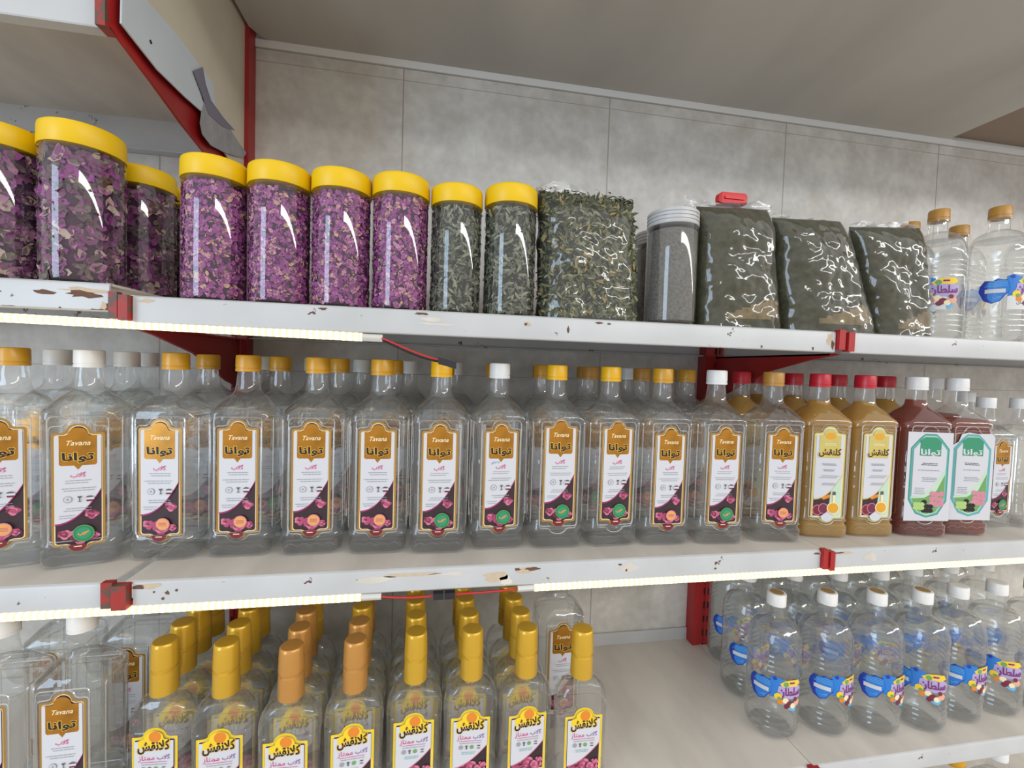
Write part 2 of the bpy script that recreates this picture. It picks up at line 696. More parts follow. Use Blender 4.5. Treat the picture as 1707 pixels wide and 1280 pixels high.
class Print:
    """ink shapes on a label; u to the right, v up, each layer a hair in front of the last"""
    EPS = .00009

    def __init__(self):
        self.mb = MB()
        self.k = 0

    def poly(self, pts, mat, layer=None):
        if layer is None:
            self.k += 1
            layer = self.k
        y = -layer * self.EPS
        self.mb.add([(u, y, v) for u, v in pts], [tuple(range(len(pts)))], mat)

    def rect(self, u0, u1, v0, v1, mat, layer=None):
        self.poly([(u0, v0), (u1, v0), (u1, v1), (u0, v1)], mat, layer)

    def disc(self, u, v, r, mat, layer=None, n=20, sq=1.0, a0=0):
        self.poly([(u + r * cos(2 * pi * i / n + a0), v + r * sq * sin(2 * pi * i / n + a0)) for i in range(n)], mat, layer)

    def strip(self, pts, w, mat, layer=None):
        if layer is None:
            self.k += 1
            layer = self.k
        up = [(u, v + w / 2) for u, v in pts]
        dn = [(u, v - w / 2) for u, v in pts]
        y = -layer * self.EPS
        n = len(pts)
        self.mb.add([(u, y, v) for u, v in up + dn], [(i, n + i, n + i + 1, i + 1) for i in range(n - 1)], mat)

    def text(self, body, u, v, width, mat, bold=0.0, shear=0.0, rot=0, layer=None, height=None, wave=None):
        if layer is None:
            self.k += 1
            layer = self.k
        vs, fs, w, h = text_shape(body, bold, shear)
        s = width / w
        t = height / h if height else s
        y = -layer * self.EPS
        c, q = cos(rot), sin(rot)
        self.mb.add([(u + c * a * s - q * b * t, y, v + q * a * s + c * b * t) for a, b in vs], fs, mat)

    def rosette(self, u, v, r, rnd, n=15):
        self.k += 1
        for i in range(n):
            q = 1 - i / n
            a = i * 2.4
            rr = r * (.15 + .85 * q)
            pu, pv = u + cos(a) * rr * .62, v + sin(a) * rr * .62
            self.disc(pu, pv, r * (.26 + .22 * q), rnd.choice(['print_rose_a', 'print_rose_b', 'print_rose_b', 'print_rose_c']), self.k + i * .12, 9, .8, a)
        self.k += int(n * .12) + 1

    def lines(self, u0, u1, vs, mat='print_grey', h=.0008, rnd=None):
        self.k += 1
        for v in vs:
            a = u0 + (rnd.random() * .15 * (u1 - u0) if rnd else 0)
            b = u1 - (rnd.random() * .15 * (u1 - u0) if rnd else 0)
            # broken into word-sized dashes
            x = a
            while x < b:
                e = min(b, x + .0022 + (rnd.random() * .003 if rnd else 0))
                self.rect(x, e, v - h / 2, v + h / 2, mat, self.k)
                x = e + .0007

    def mesh(self, name):
        return self.mb.mesh(name, smooth=0, fix=False)


def crest_outline(w, zb, zt, rb, hb, rt, ht, ins=0.0, cr=.003):
    h = w / 2 - ins
    rb2, rt2 = rb - ins * .8, rt - ins * .8
    zb2, zt2 = zb + ins, zt - ins
    pts = [(-h, zb2 + cr), (-h + cr * .3, zb2 + cr * .3), (-h + cr, zb2), (-rb2 - .004, zb2), (-rb2, zb2 - .0014)]
    n = 10
    for i in range(1, n):
        a = pi + pi * i / n
        pts.append((rb2 * .96 * cos(a), zb2 - .0014 + (hb - .0014) * sin(a)))
    pts += [(rb2, zb2 - .0014), (rb2 + .004, zb2), (h - cr, zb2), (h - cr * .3, zb2 + cr * .3), (h, zb2 + cr)]
    pts += [(h, zt2 - cr), (h - cr * .3, zt2 - cr * .3), (h - cr, zt2), (rt2 + .004, zt2), (rt2, zt2 + .0018)]
    for i in range(1, n):
        a = pi * i / n
        pts.append((rt2 * .97 * cos(a), zt2 + .0018 + (ht - .0018) * sin(a)))
    pts += [(-rt2, zt2 + .0018), (-rt2 - .004, zt2), (-h + cr, zt2), (-h + cr * .3, zt2 - cr * .3), (-h, zt2 - cr)]
    return pts


AR_TAVANA = '\uFE8E\uFEE7\uFE8D\uFEEE\uFE97'
AR_GOLAB = '\uFE8F\uFEFC\uFB94'
AR_MOMTAZ = '\uFEAF\uFE8E\uFE98\uFEE4\uFEE3'
AR_BRAND = '\uFEB6\uFED8\uFEE7\uFEFC\uFB90'
AR_BRAND2 = '\uFEB6\uFED8\uFEE8\uFEE0\uFB90'
AR_SOLTAN = '\uFEE5\uFE8E\uFEC4\uFEE0\uFEB3'
AR_STICK = '\uFBFC\uFE8E\uFEE4\uFEE7 \uFEED'


def curve_pts(hw, z0, z1, p=2.1, n=14):
    return [(-hw + 2 * hw * i / n, z0 + (z1 - z0) * (i / n) ** p) for i in range(n + 1)]


def tavana_label(seal, seed, pen=False):
    P = Print()
    rnd = random.Random(seed)
    W, ZB, ZT = .0525, .034, .181
    args = (.0115, .0075, .0125, .012)
    P.poly(crest_outline(W, ZB, ZT, *args), 'print_gold')
    P.poly(crest_outline(W, ZB, ZT, *args, ins=.0026), 'print_cream')
    P.poly(crest_outline(W, ZB, ZT, *args, ins=.0036), 'print_dark')
    hw = W / 2 - .0036
    # roses printed in the dark corner
    for u, v, r in ((.0125, .074, .0075), (-.0140, .050, .0075), (.001, .046, .0115), (.0150, .046, .006)):
        P.rosette(u, v, r, rnd)
    cu = curve_pts(hw, .0635, .107)
    P.poly(cu + [(hw, ZT - .005), (hw - .001, ZT - .0036), (-hw + .001, ZT - .0036), (-hw, ZT - .005)], 'print_white')
    P.strip(cu, .0022, 'print_magenta')
    # crest
    c = .0185
    P.poly([(-c, ZT - .0036), (-c, .141), (-c + .002, .139), (-.004, .139), (0, .1335), (.004, .139), (c - .002, .139), (c, .141), (c, ZT - .0036),
            (.0115, ZT - .0036)] + [(.0098 * cos(pi * i / 10), ZT - .002 + .0088 * sin(pi * i / 10)) for i in range(11)] + [(-.0115, ZT - .0036)], 'print_crest')
    P.text('Tavana', .0005, .168, .0235, 'print_cream', .012, .35)
    P.text(AR_TAVANA, 0, .149, .0330, 'print_glow', .065, height=.0150)
    P.text(AR_TAVANA, 0, .149, .0315, 'print_black', .032, height=.0135)
    P.text(AR_GOLAB, 0, .1265, .0150, 'print_pink', .014)
    if pen:
        P.text(AR_STICK, -.009, .1335, .012, 'print_blue', 0, rot=.15)
    P.lines(-.014, .014, (.1195, .1165), rnd=rnd)
    P.lines(-.019, .018, (.1095, .1065), rnd=rnd)
    P.lines(-.014, .015, (.0835, .0805), rnd=rnd)
    P.lines(-.020, -.002, (.0745, .0715), rnd=rnd)
    # three little symbols: ring, cup, flag
    P.disc(-.010, .0955, .0042, 'print_grey')
    P.disc(-.010, .0955, .0034, 'print_white')
    P.text('\u2217', -.010, .0955, .004, 'print_grey')
    P.poly([(-.0008, .0990), (.0042, .0990), (.0022, .0960), (.0022, .0930), (.0040, .0918), (-.0006, .0918), (.0012, .0930), (.0012, .0960)], 'print_dkgrey')
    P.disc(.0115, .0955, .0042, 'print_dkgrey', sq=.85)
    P.rect(.0070, .0160, .0940, .0968, 'print_white')
    P.rect(.0085, .0145, .0918, .0936, 'print_redwine')
    # seal
    if seal:
        P.disc(.0055, .0505, .0108, 'print_leaf', n=28)
        P.disc(.0055, .0505, .0100, 'print_green', n=28)
        P.disc(.0055, .0505, .0078, 'print_crest_green', n=24)
        P.text(AR_GOLAB, .0055, .0505, .0115, 'print_orange', .06)
    else:
        P.disc(.0045, .0510, .0086, 'print_rose_a', n=18)
        P.disc(.0045, .0510, .0076, 'print_sealgold', n=24)
        for i in range(3):
            P.rect(-.0005, .0095, .0488 + .0018 * i, .0494 + .0018 * i, 'print_rose_b')
    P.poly([(.0092 * cos(pi + pi * i / 12), .0365 + .0085 * sin(pi + pi * i / 12)) for i in range(13)], 'print_redwine')
    P.rect(-.004, .004, .0335, .0347, 'print_cream')
    return P.mesh('label')


def gold_label(seed):
    P = Print()
    rnd = random.Random(seed)
    W, ZB, ZT = .0525, .034, .181
    args = (.0115, .0075, .0125, .012)
    P.poly(crest_outline(W, ZB, ZT, *args), 'print_paleg')
    P.poly(crest_outline(W, ZB, ZT, *args, ins=.0022), 'print_cream')
    P.poly(crest_outline(W, ZB, ZT, *args, ins=.0036), 'print_mint')
    hw = W / 2 - .0036
    P.poly([(-hw, .038), (-.004, .038), (.004, .060), (.006, .082), (-.004, .078), (-hw, .070)], 'print_dark')
    P.poly([(-.010, .070), (.004, .076), (.006, .071), (-.006, .066)], 'print_sun')
    P.disc(-.0150, .048, .0085, 'print_rose_a', sq=1.1)
    P.disc(-.0150, .048, .0072, 'print_redwine', sq=1.1)
    P.disc(-.0055, .051, .0085, 'print_rose_a', sq=1.1)
    P.disc(-.0055, .051, .0072, 'print_rose_c', sq=1.1)
    cu = curve_pts(hw, .067, .110)
    P.poly(cu + [(hw, ZT - .005), (hw - .001, ZT - .0036), (-hw + .001, ZT - .0036), (-hw, ZT - .005)], 'print_white')
    P.strip(cu, .0020, 'print_paleg')
    # flask of oil
    P.disc(.0105, .0525, .0105, 'print_cream', n=24)
    P.disc(.0105, .0525, .0088, 'print_honey', n=24)
    P.rect(.0090, .0130, .062, .075, 'print_cream')
    P.rect(.0085, .0135, .075, .081, 'print_dkgrey')
    c = .0175
    P.poly([(-c, ZT - .0036), (-c, .139), (c, .139), (c, ZT - .0036), (.0115, ZT - .0036)] +
           [(.0098 * cos(pi * i / 10), ZT - .002 + .0088 * sin(pi * i / 10)) for i in range(11)] + [(-.0115, ZT - .0036)], 'print_paleg')
    P.disc(0, .176, .0085, 'print_honey', sq=.7)
    P.lines(-.012, .012, (.1635, .161), 'print_cream', .0011, rnd)
    P.text(AR_BRAND2, 0, .1475, .0385, 'print_glow', .06, height=.0165)
    P.text(AR_BRAND2, 0, .1475, .0365, 'print_black', .03, height=.0150)
    P.lines(-.014, .014, (.1285, .1265), 'print_grey', .0012, rnd)
    P.lines(-.011, .011, (.1185, .1165), 'print_grey', .0011, rnd)
    P.lines(-.016, .017, (.108, .105), 'print_grey', .0010, rnd)
    P.lines(-.012, .012, (.095, .0925), 'print_grey', .0010, rnd)
    P.poly([(.0100 * cos(pi + pi * i / 12), .0385 + .0095 * sin(pi + pi * i / 12)) for i in range(13)] + [(0, .046)], 'print_white')
    return P.mesh('label')


def grape_label(seed, torn):
    P = Print()
    rnd = random.Random(seed)
    W = .062
    x0, x1 = -W / 2, W / 2
    if torn:
        P.poly([(x0, .030), (x1, .032), (x1, .172), (x1 - .004, .178), (.006, .177), (-.006, .179), (-.016, .176), (-.020, .163), (x0, .155)], 'print_white')
    else:
        P.poly([(x0, .030), (x1, .033), (x1, .179), (x0, .179)], 'print_white')

    def oct_(i):
        a, b = .0265 - i, .0155 - i * .6
        return [(-a, .066 + i * .5), (-b, .043 + i), (0, .037 + i), (b, .043 + i), (a, .066 + i * .5), (a, .152 - i * .5), (b, .168 - i), (.008, .176 - i), (-.008, .176 - i), (-b, .168 - i), (-a, .152 - i * .5)]
    P.poly(oct_(0), 'print_crest_green' if not torn else 'print_teal')
    P.poly(oct_(.0014), 'print_teal')
    P.poly(oct_(.0036), 'print_mint')
    P.poly([(-.0225, .068), (-.012, .047), (0, .043), (.012, .047), (.0225, .068), (.0225, .110), (.012, .082), (-.004, .070)], 'print_leaf')
    g = []
    for i in range(9):
        g.append((.006 + (i % 3) * .006 + rnd.random() * .002, .060 + (i // 3) * .008 + rnd.random() * .002, .0042, 'print_grape_pink'))
    for i in range(7):
        g.append((-.004 + (i % 3) * .0045, .049 + (i // 3) * .007, .0038, 'print_grape_black'))
    for i in range(6):
        g.append((-.016 + (i % 3) * .0045, .053 + (i // 3) * .006, .0036, 'print_grape_green'))
    for u, v, r, m in g:
        P.k += .3
        P.disc(u, v, r, m, P.k, 12)
    P.k = int(P.k) + 1
    P.poly([(-.0225, .070)] + [(-.0225 + .045 * i / 12, .072 + .050 * (i / 12) ** 2.2) for i in range(13)] + [(.0225, .150), (.013, .164), (-.013, .164), (-.0225, .150)], 'print_white')
    P.poly([(-.0145, .140), (.0145, .140), (.0145, .164), (.0075, .171), (-.0075, .171), (-.0145, .164)], 'print_crest_green')
    P.text(AR_TAVANA, 0, .145, .0270, 'print_white', .03, height=.0130)
    P.lines(-.012, .012, (.1275, .125), 'print_dkgrey', .0012, rnd)
    P.lines(-.016, .014, (.116,), 'print_grey', .0012, rnd)
    P.lines(-.012, .012, (.1035, .101, .098), 'print_grey', .0011, rnd)
    P.lines(-.020, -.004, (.086, .083, .080, .077), 'print_grey', .0009, rnd)
    return P.mesh('label')


def flask_label(seed):
    P = Print()
    rnd = random.Random(seed)
    W, ZB, ZT = .0580, .024, .114
    args = (.0125, .0085, .0150, .0125)
    P.poly(crest_outline(W, ZB, ZT, *args, cr=.0012), 'print_yellow')
    P.poly(crest_outline(W, ZB, ZT, *args, ins=.0030, cr=.0012), 'print_cream')
    P.poly(crest_outline(W, ZB, ZT, *args, ins=.0038, cr=.0012), 'print_dark')
    hw = W / 2 - .0040
    for u, v, r in ((-.014, .034, .0105), (.000, .038, .0125), (.013, .034, .0105), (.019, .042, .006), (-.005, .031, .008)):
        P.rosette(u, v, r, rnd, 18)
    cu = curve_pts(hw, .039, .073, 1.7)
    P.poly(cu + [(hw, ZT - .0042), (-hw, ZT - .0042)], 'print_white')
    P.strip(cu, .0016, 'print_rose_a')
    P.poly([(-.0195, .1005), (.0195, .1005), (.0205, .110), (.0125, .113)] + [(.0125 * cos(pi * i / 10), .1135 + .0105 * sin(pi * i / 10)) for i in range(11)] + [(-.0125, .113), (-.0205, .110)], 'print_yellow')
    P.disc(.0015, .1155, .0078, 'print_sun')
    P.text(AR_BRAND, 0, .1015, .0430, 'print_glow', .06, height=.0195, rot=.04)
    P.text(AR_BRAND, 0, .1015, .0410, 'print_black', .03, height=.0180, rot=.04)
    P.text(AR_MOMTAZ, -.0095, .0855, .0205, 'print_pink', .004)
    P.text(AR_GOLAB, .0125, .0865, .0165, 'print_purple', .004)
    P.rect(-.017, .017, .0800, .0806, 'print_pink')
    P.lines(-.016, .018, (.077,), rnd=rnd)
    P.poly([(-.0075, .0735), (-.0030, .0735), (-.0045, .0705), (-.0040, .068), (-.0065, .068), (-.0060, .0705)], 'print_dkgrey')
    P.disc(.0025, .0710, .0028, 'print_leaf')
    P.disc(-.0135, .0710, .0030, 'print_grey')
    P.rect(.0105, .0150, .0722, .0735, 'print_dkgrey')
    P.rect(.0105, .0150, .0685, .0698, 'print_dkgrey')
    P.lines(-.014, .010, (.0635, .0610), 'print_teal', .0007, rnd)
    P.poly([(.0100 * cos(pi + pi * i / 12), .0285 + .0095 * sin(pi + pi * i / 12)) for i in range(13)], 'print_grape_black')
    P.disc(0, .0240, .0065, 'print_cream', sq=.4)
    return P.mesh('label')


def wrap_mesh(P, R, name):
    """bend a flat print round a bottle of radius R"""
    me = P.mesh(name)
    bm = bmesh.new()
    bm.from_mesh(me)
    bmesh.ops.triangulate(bm, faces=[f for f in bm.faces if len(f.verts) > 4])
    x = -.060
    while x < .061:
        g = bm.verts[:] + bm.edges[:] + bm.faces[:]
        bmesh.ops.bisect_plane(bm, geom=g, plane_co=(x, 0, 0), plane_no=(1, 0, 0), dist=1e-6)
        x += .005
    for v in bm.verts:
        a = v.co.x / R - pi / 2
        rr = R - v.co.y
        v.co = Vector((rr * cos(a), rr * sin(a), v.co.z))
    bm.to_mesh(me)
    bm.free()
    return me


def water_label(seed):
    P = Print()
    rnd = random.Random(seed)
    P.EPS = .00007
    # blue splash with a white slip
    P.poly([(-.052, .098), (-.046, .107), (-.036, .106), (-.030, .110), (-.022, .107), (-.014, .109), (-.010, .100), (-.012, .088), (-.020, .080),
            (-.026, .070), (-.036, .066), (-.046, .071), (-.050, .080), (-.0535, .088)], 'print_blue_dark')
    P.poly([(-.042, .104), (-.034, .104), (-.028, .108), (-.020, .105), (-.013, .107), (-.011, .100), (-.013, .089), (-.021, .081), (-.027, .071), (-.036, .068), (-.042, .076)], 'print_blue')
    for i in range(4):
        P.rect(-.046 + i * .002, -.018, .096 + i * .0028, .0968 + i * .0028, 'print_blue_light')
    P.poly([(-.020, .112), (-.012, .116), (-.006, .114), (.002, .112), (.004, .104), (-.004, .098), (-.010, .080), (-.018, .078), (-.014, .094)], 'print_blue')
    P.poly([(-.016, .113), (-.010, .116), (-.008, .110), (-.013, .108)], 'print_blue_dark')
    P.poly([(-.006, .076), (.004, .066), (.016, .058), (.024, .056), (.028, .064), (.010, .078)], 'print_blue_light')
    P.rect(-.045, -.020, .0845, .0915, 'print_white')
    P.text(AR_GOLAB, -.030, .0765, .010, 'print_blue_light', .03)
    # name panel
    P.poly([(-.006, .099), (.002, .103), (.030, .101), (.036, .096), (.035, .080), (.022, .078), (.0, .080), (-.007, .086)], 'print_lilac')
    P.poly([(-.004, .104), (.004, .110), (.016, .112), (.030, .111), (.034, .104), (.026, .100), (.012, .101), (.002, .099)], 'print_yellow')
    P.disc(.006, .104, .0045, 'print_leaf')
    P.disc(.017, .107, .0055, 'print_peach', sq=.6)
    P.rect(.012, .021, .1055, .108, 'print_redwine')
    P.text(AR_SOLTAN, .014, .0895, .0400, 'print_purple', .05, height=.0190)
    P.text(AR_SOLTAN, .014, .0895, .0390, 'print_maroon', .0, height=.0180)
    # mixed herbs and petals under the name
    for u, v, r, m in ((-.006, .082, .006, 'print_yellow'), (-.002, .073, .005, 'print_sun'), (.006, .076, .005, 'print_cream'), (.013, .070, .006, 'print_maroon'),
                       (.019, .067, .005, 'print_cream'), (.008, .066, .0045, 'print_redwine'), (.027, .072, .006, 'print_peach'), (.024, .078, .004, 'print_maroon'), (-.004, .079, .003, 'print_leaf')):
        P.disc(u, v, r, m, n=9, a0=rnd.random())
    return wrap_mesh(P, .0435, 'label')


def slip_label():
    P = Print()
    P.rect(-.018, .018, .055, .078, 'tag_white')
    P.text(AR_STICK, .004, .0665, .019, 'print_black', .01)
    return wrap_mesh(P, .0446, 'price_slip')


# ------------------------------------------------------------------ bottle shapes
def square_bottle():
    b = MB()
    w, d = .0415, .0355
    b.loft([(.0, .030, .026, .010), (.0, .036, .031, .012), (.003, .040, .0345, .013), (.008, w, d, .014), (.021, w, d, .014), (.0235, w - .0022, d - .002, .014),
            (.027, w - .0022, d - .002, .014), (.0295, w - .0004, d - .0004, .014), (.034, w - .0016, d - .0016, .014), (.060, w - .0018, d - .0018, .014),
            (.150, w - .0018, d - .0018, .014), (.184, w - .0014, d - .0014, .014), (.1875, w - .0002, d - .0002, .014), (.190, w - .002, d - .002, .014),
            (.1925, w - .0002, d - .0002, .014), (.200, w, d, .015), (.2045, w - .0015, d - .0015, .016), (.2085, w - .0055, d - .004, .017),
            (.2190, .0275, .0250, .0175), (.2265, .0195, .0190, .0180), (.2310, .0168, .0168, .0168), (.2400, .0154, .0154, .0154), (.2560, .0138, .0138, .0138), (.2790, .0132, .0132, .0132)], 'pet_clear')
    y = -d + .0012
    ring = crest_outline(.0575, .0315, .1835, .0130, .0085, .0140, .0125, cr=.004)
    b.tube([(u, y, v) for u, v in ring] + [(ring[0][0], y, ring[0][1])], .0008, 'pet_edge', 6)
    fr = rrect(.0300, .0805, .006, 4)
    for s in (-1, 1):
        b.tube([(u, s * (d - .0006), v + .1155) for u, v in fr] + [(fr[0][0], s * (d - .0006), fr[0][1] + .1155)], .0008, 'pet_edge', 6)
    for s in (-1, 1):
        b.tube([(s * (w - .0006), u * .75, v + .1155) for u, v in fr] + [(s * (w - .0006), fr[0][0] * .75, fr[0][1] + .1155)], .0008, 'pet_edge', 6)
    b.tube([(-.033 + .066 * i / 32, -d - .0001, .013 + .0045 * abs(sin(i / 32 * pi * 4))) for i in range(33)], .0005, 'pet_clear', 6)
    return b.mesh('body', 30)


def square_liquid(mat, top):
    b = MB()
    w, d = .0398, .0338
    prof = [(.0012, .034, .029, .011), (.004, .039, .033, .0125), (.009, w + .0006, d + .0006, .0135), (.021, w + .0006, d + .0006, .0135), (.025, w - .0022, d - .002, .0135),
            (.030, w - .0006, d - .0006, .0135), (.150, w - .001, d - .001, .0135), (.187, w - .0004, d - .0004, .0135), (.190, w - .0018, d - .0018, .0135), (.1925, w - .0004, d - .0004, .0135),
            (.200, w + .0002, d + .0002, .0145), (.2040, w - .0008, d - .0008, .0155), (.2080, w - .0048, d - .0034, .0165), (.2185, .0268, .0243, .017), (.2260, .0187, .0182, .0175), (.2310, .0159, .0159, .0159), (.2400, .0146, .0146, .0146)]
    p = [q for q in prof if q[0] < top - .0006]
    i = len(p)
    if i < len(prof):
        a, c = prof[i - 1], prof[i]
        t = (top - a[0]) / (c[0] - a[0])
        p.append(tuple(a[k] + (c[k] - a[k]) * t for k in range(4)))
    b.loft(p, mat)
    return b.mesh('liquid', 30)


def screw_cap(r, z0, z1, mat, ribs=True, n=48):
    b = MB()
    rib = lambda k: (1 + .012 * (k % 2)) if ribs else 1
    prof = [(z0, r * .90, 0), (z0, r * .99, 0), (z0 + .0040, r * 1.0, 0), (z0 + .0042, r * .95, 0), (z0 + .0052, r * .95, 0), (z0 + .0055, r * .985, 1), (z1 - .0022, r * .97, 1), (z1 - .0006, r * .93, 0), (z1, r * .84, 0), (z1 - .0003, r * .5, 0)]
    b.rings([[(rr * (rib(k) if q else 1) * cos(2 * pi * k / n), rr * (rib(k) if q else 1) * sin(2 * pi * k / n), z) for k in range(n)] for z, rr, q in prof], mat)
    return b.mesh('cap', 40)


def round_bottle():
    b = MB()
    R = .0430
    prof = [(.0, .026), (.0, .034), (.0025, .0385), (.006, .0415), (.012, R)]
    z = .018
    while z < .055:
        prof += [(z, R), (z + .0030, R - .0012), (z + .0060, R)]
        z += .0095
    prof += [(.058, R - .0006), (.112, R - .0006)]
    z = .118
    while z < .150:
        prof += [(z, R), (z + .0030, R - .0011), (z + .0060, R)]
        z += .0090
    prof += [(.157, .0428)]
    for i in range(1, 11):
        a = pi / 2 * i / 11
        prof.append((.157 + .043 * sin(a), .0145 + .0283 * cos(a)))
    prof += [(.2025, .0148), (.205, .0140), (.2200, .0135), (.2210, .0165), (.2228, .0165), (.2235, .0132), (.2430, .0128)]
    n = 44
    b.rings([[(r * (1 - (.035 if z < .013 and r > .03 else 0) * max(0, cos(5 * 2 * pi * k / n))) * cos(2 * pi * k / n),
               r * (1 - (.035 if z < .013 and r > .03 else 0) * max(0, cos(5 * 2 * pi * k / n))) * sin(2 * pi * k / n), z) for k in range(n)] for z, r in prof], 'pet_clear')
    return b.mesh('body', 28)


def round_liquid(top=.188):
    b = MB()
    R = .0418
    prof = [(.0015, .033), (.004, .0375), (.008, .0402), (.013, R)]
    z = .018
    while z < .055:
        prof += [(z, R), (z + .0030, R - .0011), (z + .0060, R)]
        z += .0095
    prof += [(.058, R - .0004), (.112, R - .0004)]
    z = .118
    while z < .150:
        prof += [(z, R), (z + .0030, R - .0010), (z + .0060, R)]
        z += .0090
    prof += [(.157, .0416)]
    for i in range(1, 11):
        a = pi / 2 * i / 11
        zz = .157 + .0422 * sin(a)
        if zz < top:
            prof.append((zz, .0137 + .0279 * cos(a)))
    b.lathe(prof, 'water', 40)
    return b.mesh('liquid', 28)


def flask():
    b = MB()
    W, D = .0410, .0195
    prof = [(.0, .030, .012, .010), (.0, .035, .0155, .0125), (.003, .0390, .0180, .0145), (.009, W, D, .0155), (.022, W - .0004, D, .0155), (.026, W - .0025, D - .001, .0155), (.030, W - .0008, D, .0155),
            (.110, W - .0004, D, .0155), (.117, W, D, .0155), (.119, W - .0018, D - .0008, .0155), (.121, W, D, .0155)]
    for i in range(1, 9):
        a = pi / 2 * i / 8
        prof.append((.124 + .036 * sin(a), .0135 + (W - .0135) * cos(a) ** .8, .0135 + (D - .0135) * cos(a) ** .8, .0135 + .002 * cos(a)))
    prof += [(.166, .0132, .0132, .0132), (.232, .0128, .0128, .0128)]
    b.loft(prof, 'pet_clear')
    return b.mesh('body', 30)


def flask_liquid():
    b = MB()
    W, D = .0398, .0183
    prof = [(.0014, .033, .0140, .0115), (.0045, .0380, .0170, .0135), (.010, W, D, .0145), (.022, W - .0004, D, .0145), (.026, W - .0025, D - .001, .0145), (.030, W - .0006, D, .0145),
            (.110, W - .0004, D, .0145), (.117, W, D, .0145), (.119, W - .0018, D - .0008, .0145), (.121, W, D, .0145)]
    for i in range(1, 6):
        a = pi / 2 * i / 8
        prof.append((.124 + .035 * sin(a), .0127 + (W - .0127) * cos(a) ** .8, .0127 + (D - .0127) * cos(a) ** .8, .0127 + .002 * cos(a)))
    b.loft(prof, 'water')
    return b.mesh('liquid', 30)


def flask_cap(mat):
    b = MB()
    b.lathe([(.1655, .0150), (.1655, .0172), (.1670, .0176), (.1950, .0168), (.1975, .0168), (.1990, .0150), (.2020, .0150), (.2035, .0170), (.2060, .0170), (.2325, .0160), (.2362, .0153), (.2376, .0140), (.2378, .008)], mat, 40)
    return b.mesh('cap', 40)


ME = {}
ME['sq'] = square_bottle()
ME['sq_water'] = square_liquid('water', .2205)
ME['sq_gold'] = square_liquid('syrup_gold', .2340)
ME['sq_amber_hi'] = square_liquid('syrup_amber', .2400)
ME['sq_amber'] = square_liquid('syrup_amber', .2075)
for c in ('white', 'gold', 'yellow', 'ochre', 'red'):
    ME['cap_' + c] = screw_cap(.0164, .2585, .2820, 'cap_' + c)
    ME['rcap_' + c] = screw_cap(.0158, .2235, .2450, 'cap_' + c)
lb = MB()
lb.lathe([(.2451, .0112), (.24525, .0112), (.24530, .0105)], 'cap_top_gold', 24)
ME['rcap_top'] = lb.mesh('cap_top', 40)
ME['lab_seal'] = tavana_label(True, 3)
ME['lab_plain'] = tavana_label(False, 4)
ME['lab_pen'] = tavana_label(True, 5, pen=True)
ME['lab_gold'] = gold_label(6)
ME['lab_grape'] = grape_label(7, False)
ME['lab_grape_torn'] = grape_label(8, True)
ME['lab_flask'] = flask_label(9)
ME['lab_water'] = water_label(10)
ME['slip'] = slip_label()
ME['rb'] = round_bottle()
ME['rb_water'] = round_liquid()
ME['fl'] = flask()
ME['fl_water'] = flask_liquid()
ME['fcap_gold'] = flask_cap('cap_gold_metal')
ME['fcap_bronze'] = flask_cap('cap_bronze_metal')

Z1, Z2, Z3, D = 0.0, -.349, -.7093, .35

ORD = ['first', 'second', 'third', 'fourth', 'fifth', 'sixth', 'seventh', 'eighth', 'ninth', 'tenth', 'eleventh', 'twelfth', 'thirteenth',
       'fourteenth', 'fifteenth', 'sixteenth', 'seventeenth', 'eighteenth']


def sq_bottle(x, y, z, rz, cap, liq, lab, label, group, sc_=1.0, name='square_bottle', dz=0.0, cat='bottle'):
    t = root(name, (x, y, z), rz, label, cat, group)
    t.scale = (sc_,) * 3
    link('body', ME['sq'], t)
    link('liquid', ME[liq], t)
    link('cap', ME['cap_' + cap], t)
    if lab:
        gr_ = lab.startswith('lab_grape')
        lo = link('label', ME[lab], t, (0, -.0347 if not gr_ else -.0360, dz if not gr_ else -.004))
        if gr_:
            lo.scale = (1.2, 1, 1.06)
    return t


def rd_bottle(x, y, z, rz, cap, label, group, top=False, slip=False, lab=True, sc_=1.0):
    t = root('round_bottle', (x, y, z), rz, label, 'bottle', group)
    t.scale = (sc_,) * 3
    link('body', ME['rb'], t)
    link('liquid', ME['rb_water'], t)
    c = link('cap', ME['rcap_' + cap], t)
    if top:
        link('cap_top', ME['rcap_top'], c)
    if lab:
        link('label', ME['lab_water'], t)
    if slip:
        link('price_slip', ME['slip'], t)
    return t


def fl_bottle(x, y, z, rz, cap, label, group):
    t = root('flask_bottle', (x, y, z), rz, label, 'bottle', group)
    link('body', ME['fl'], t)
    link('liquid', ME['fl_water'], t)
    link('cap', ME['fcap_' + cap], t)
    link('label', ME['lab_flask'], t, (0, -.0203, 0))
    return t


# ------------------------------------------------------------------ the setting
b = MB()
b.box(-1.6, 3.6, D, D + .06, -1.7, .5295, 'wall_tile')
b.box(-1.6, 3.6, D + .004, D + .06, .5295, 1.1, 'plaster')
tag(link('wall_back', b.mesh('wall_back', 0)), kind='structure')
b = MB()
b.box(-1.6, 3.6, D - .004, D + .006, .531, .5452, 'plaster')
tag(link('trim_1', b.mesh('trim_1', 0)), kind='structure')
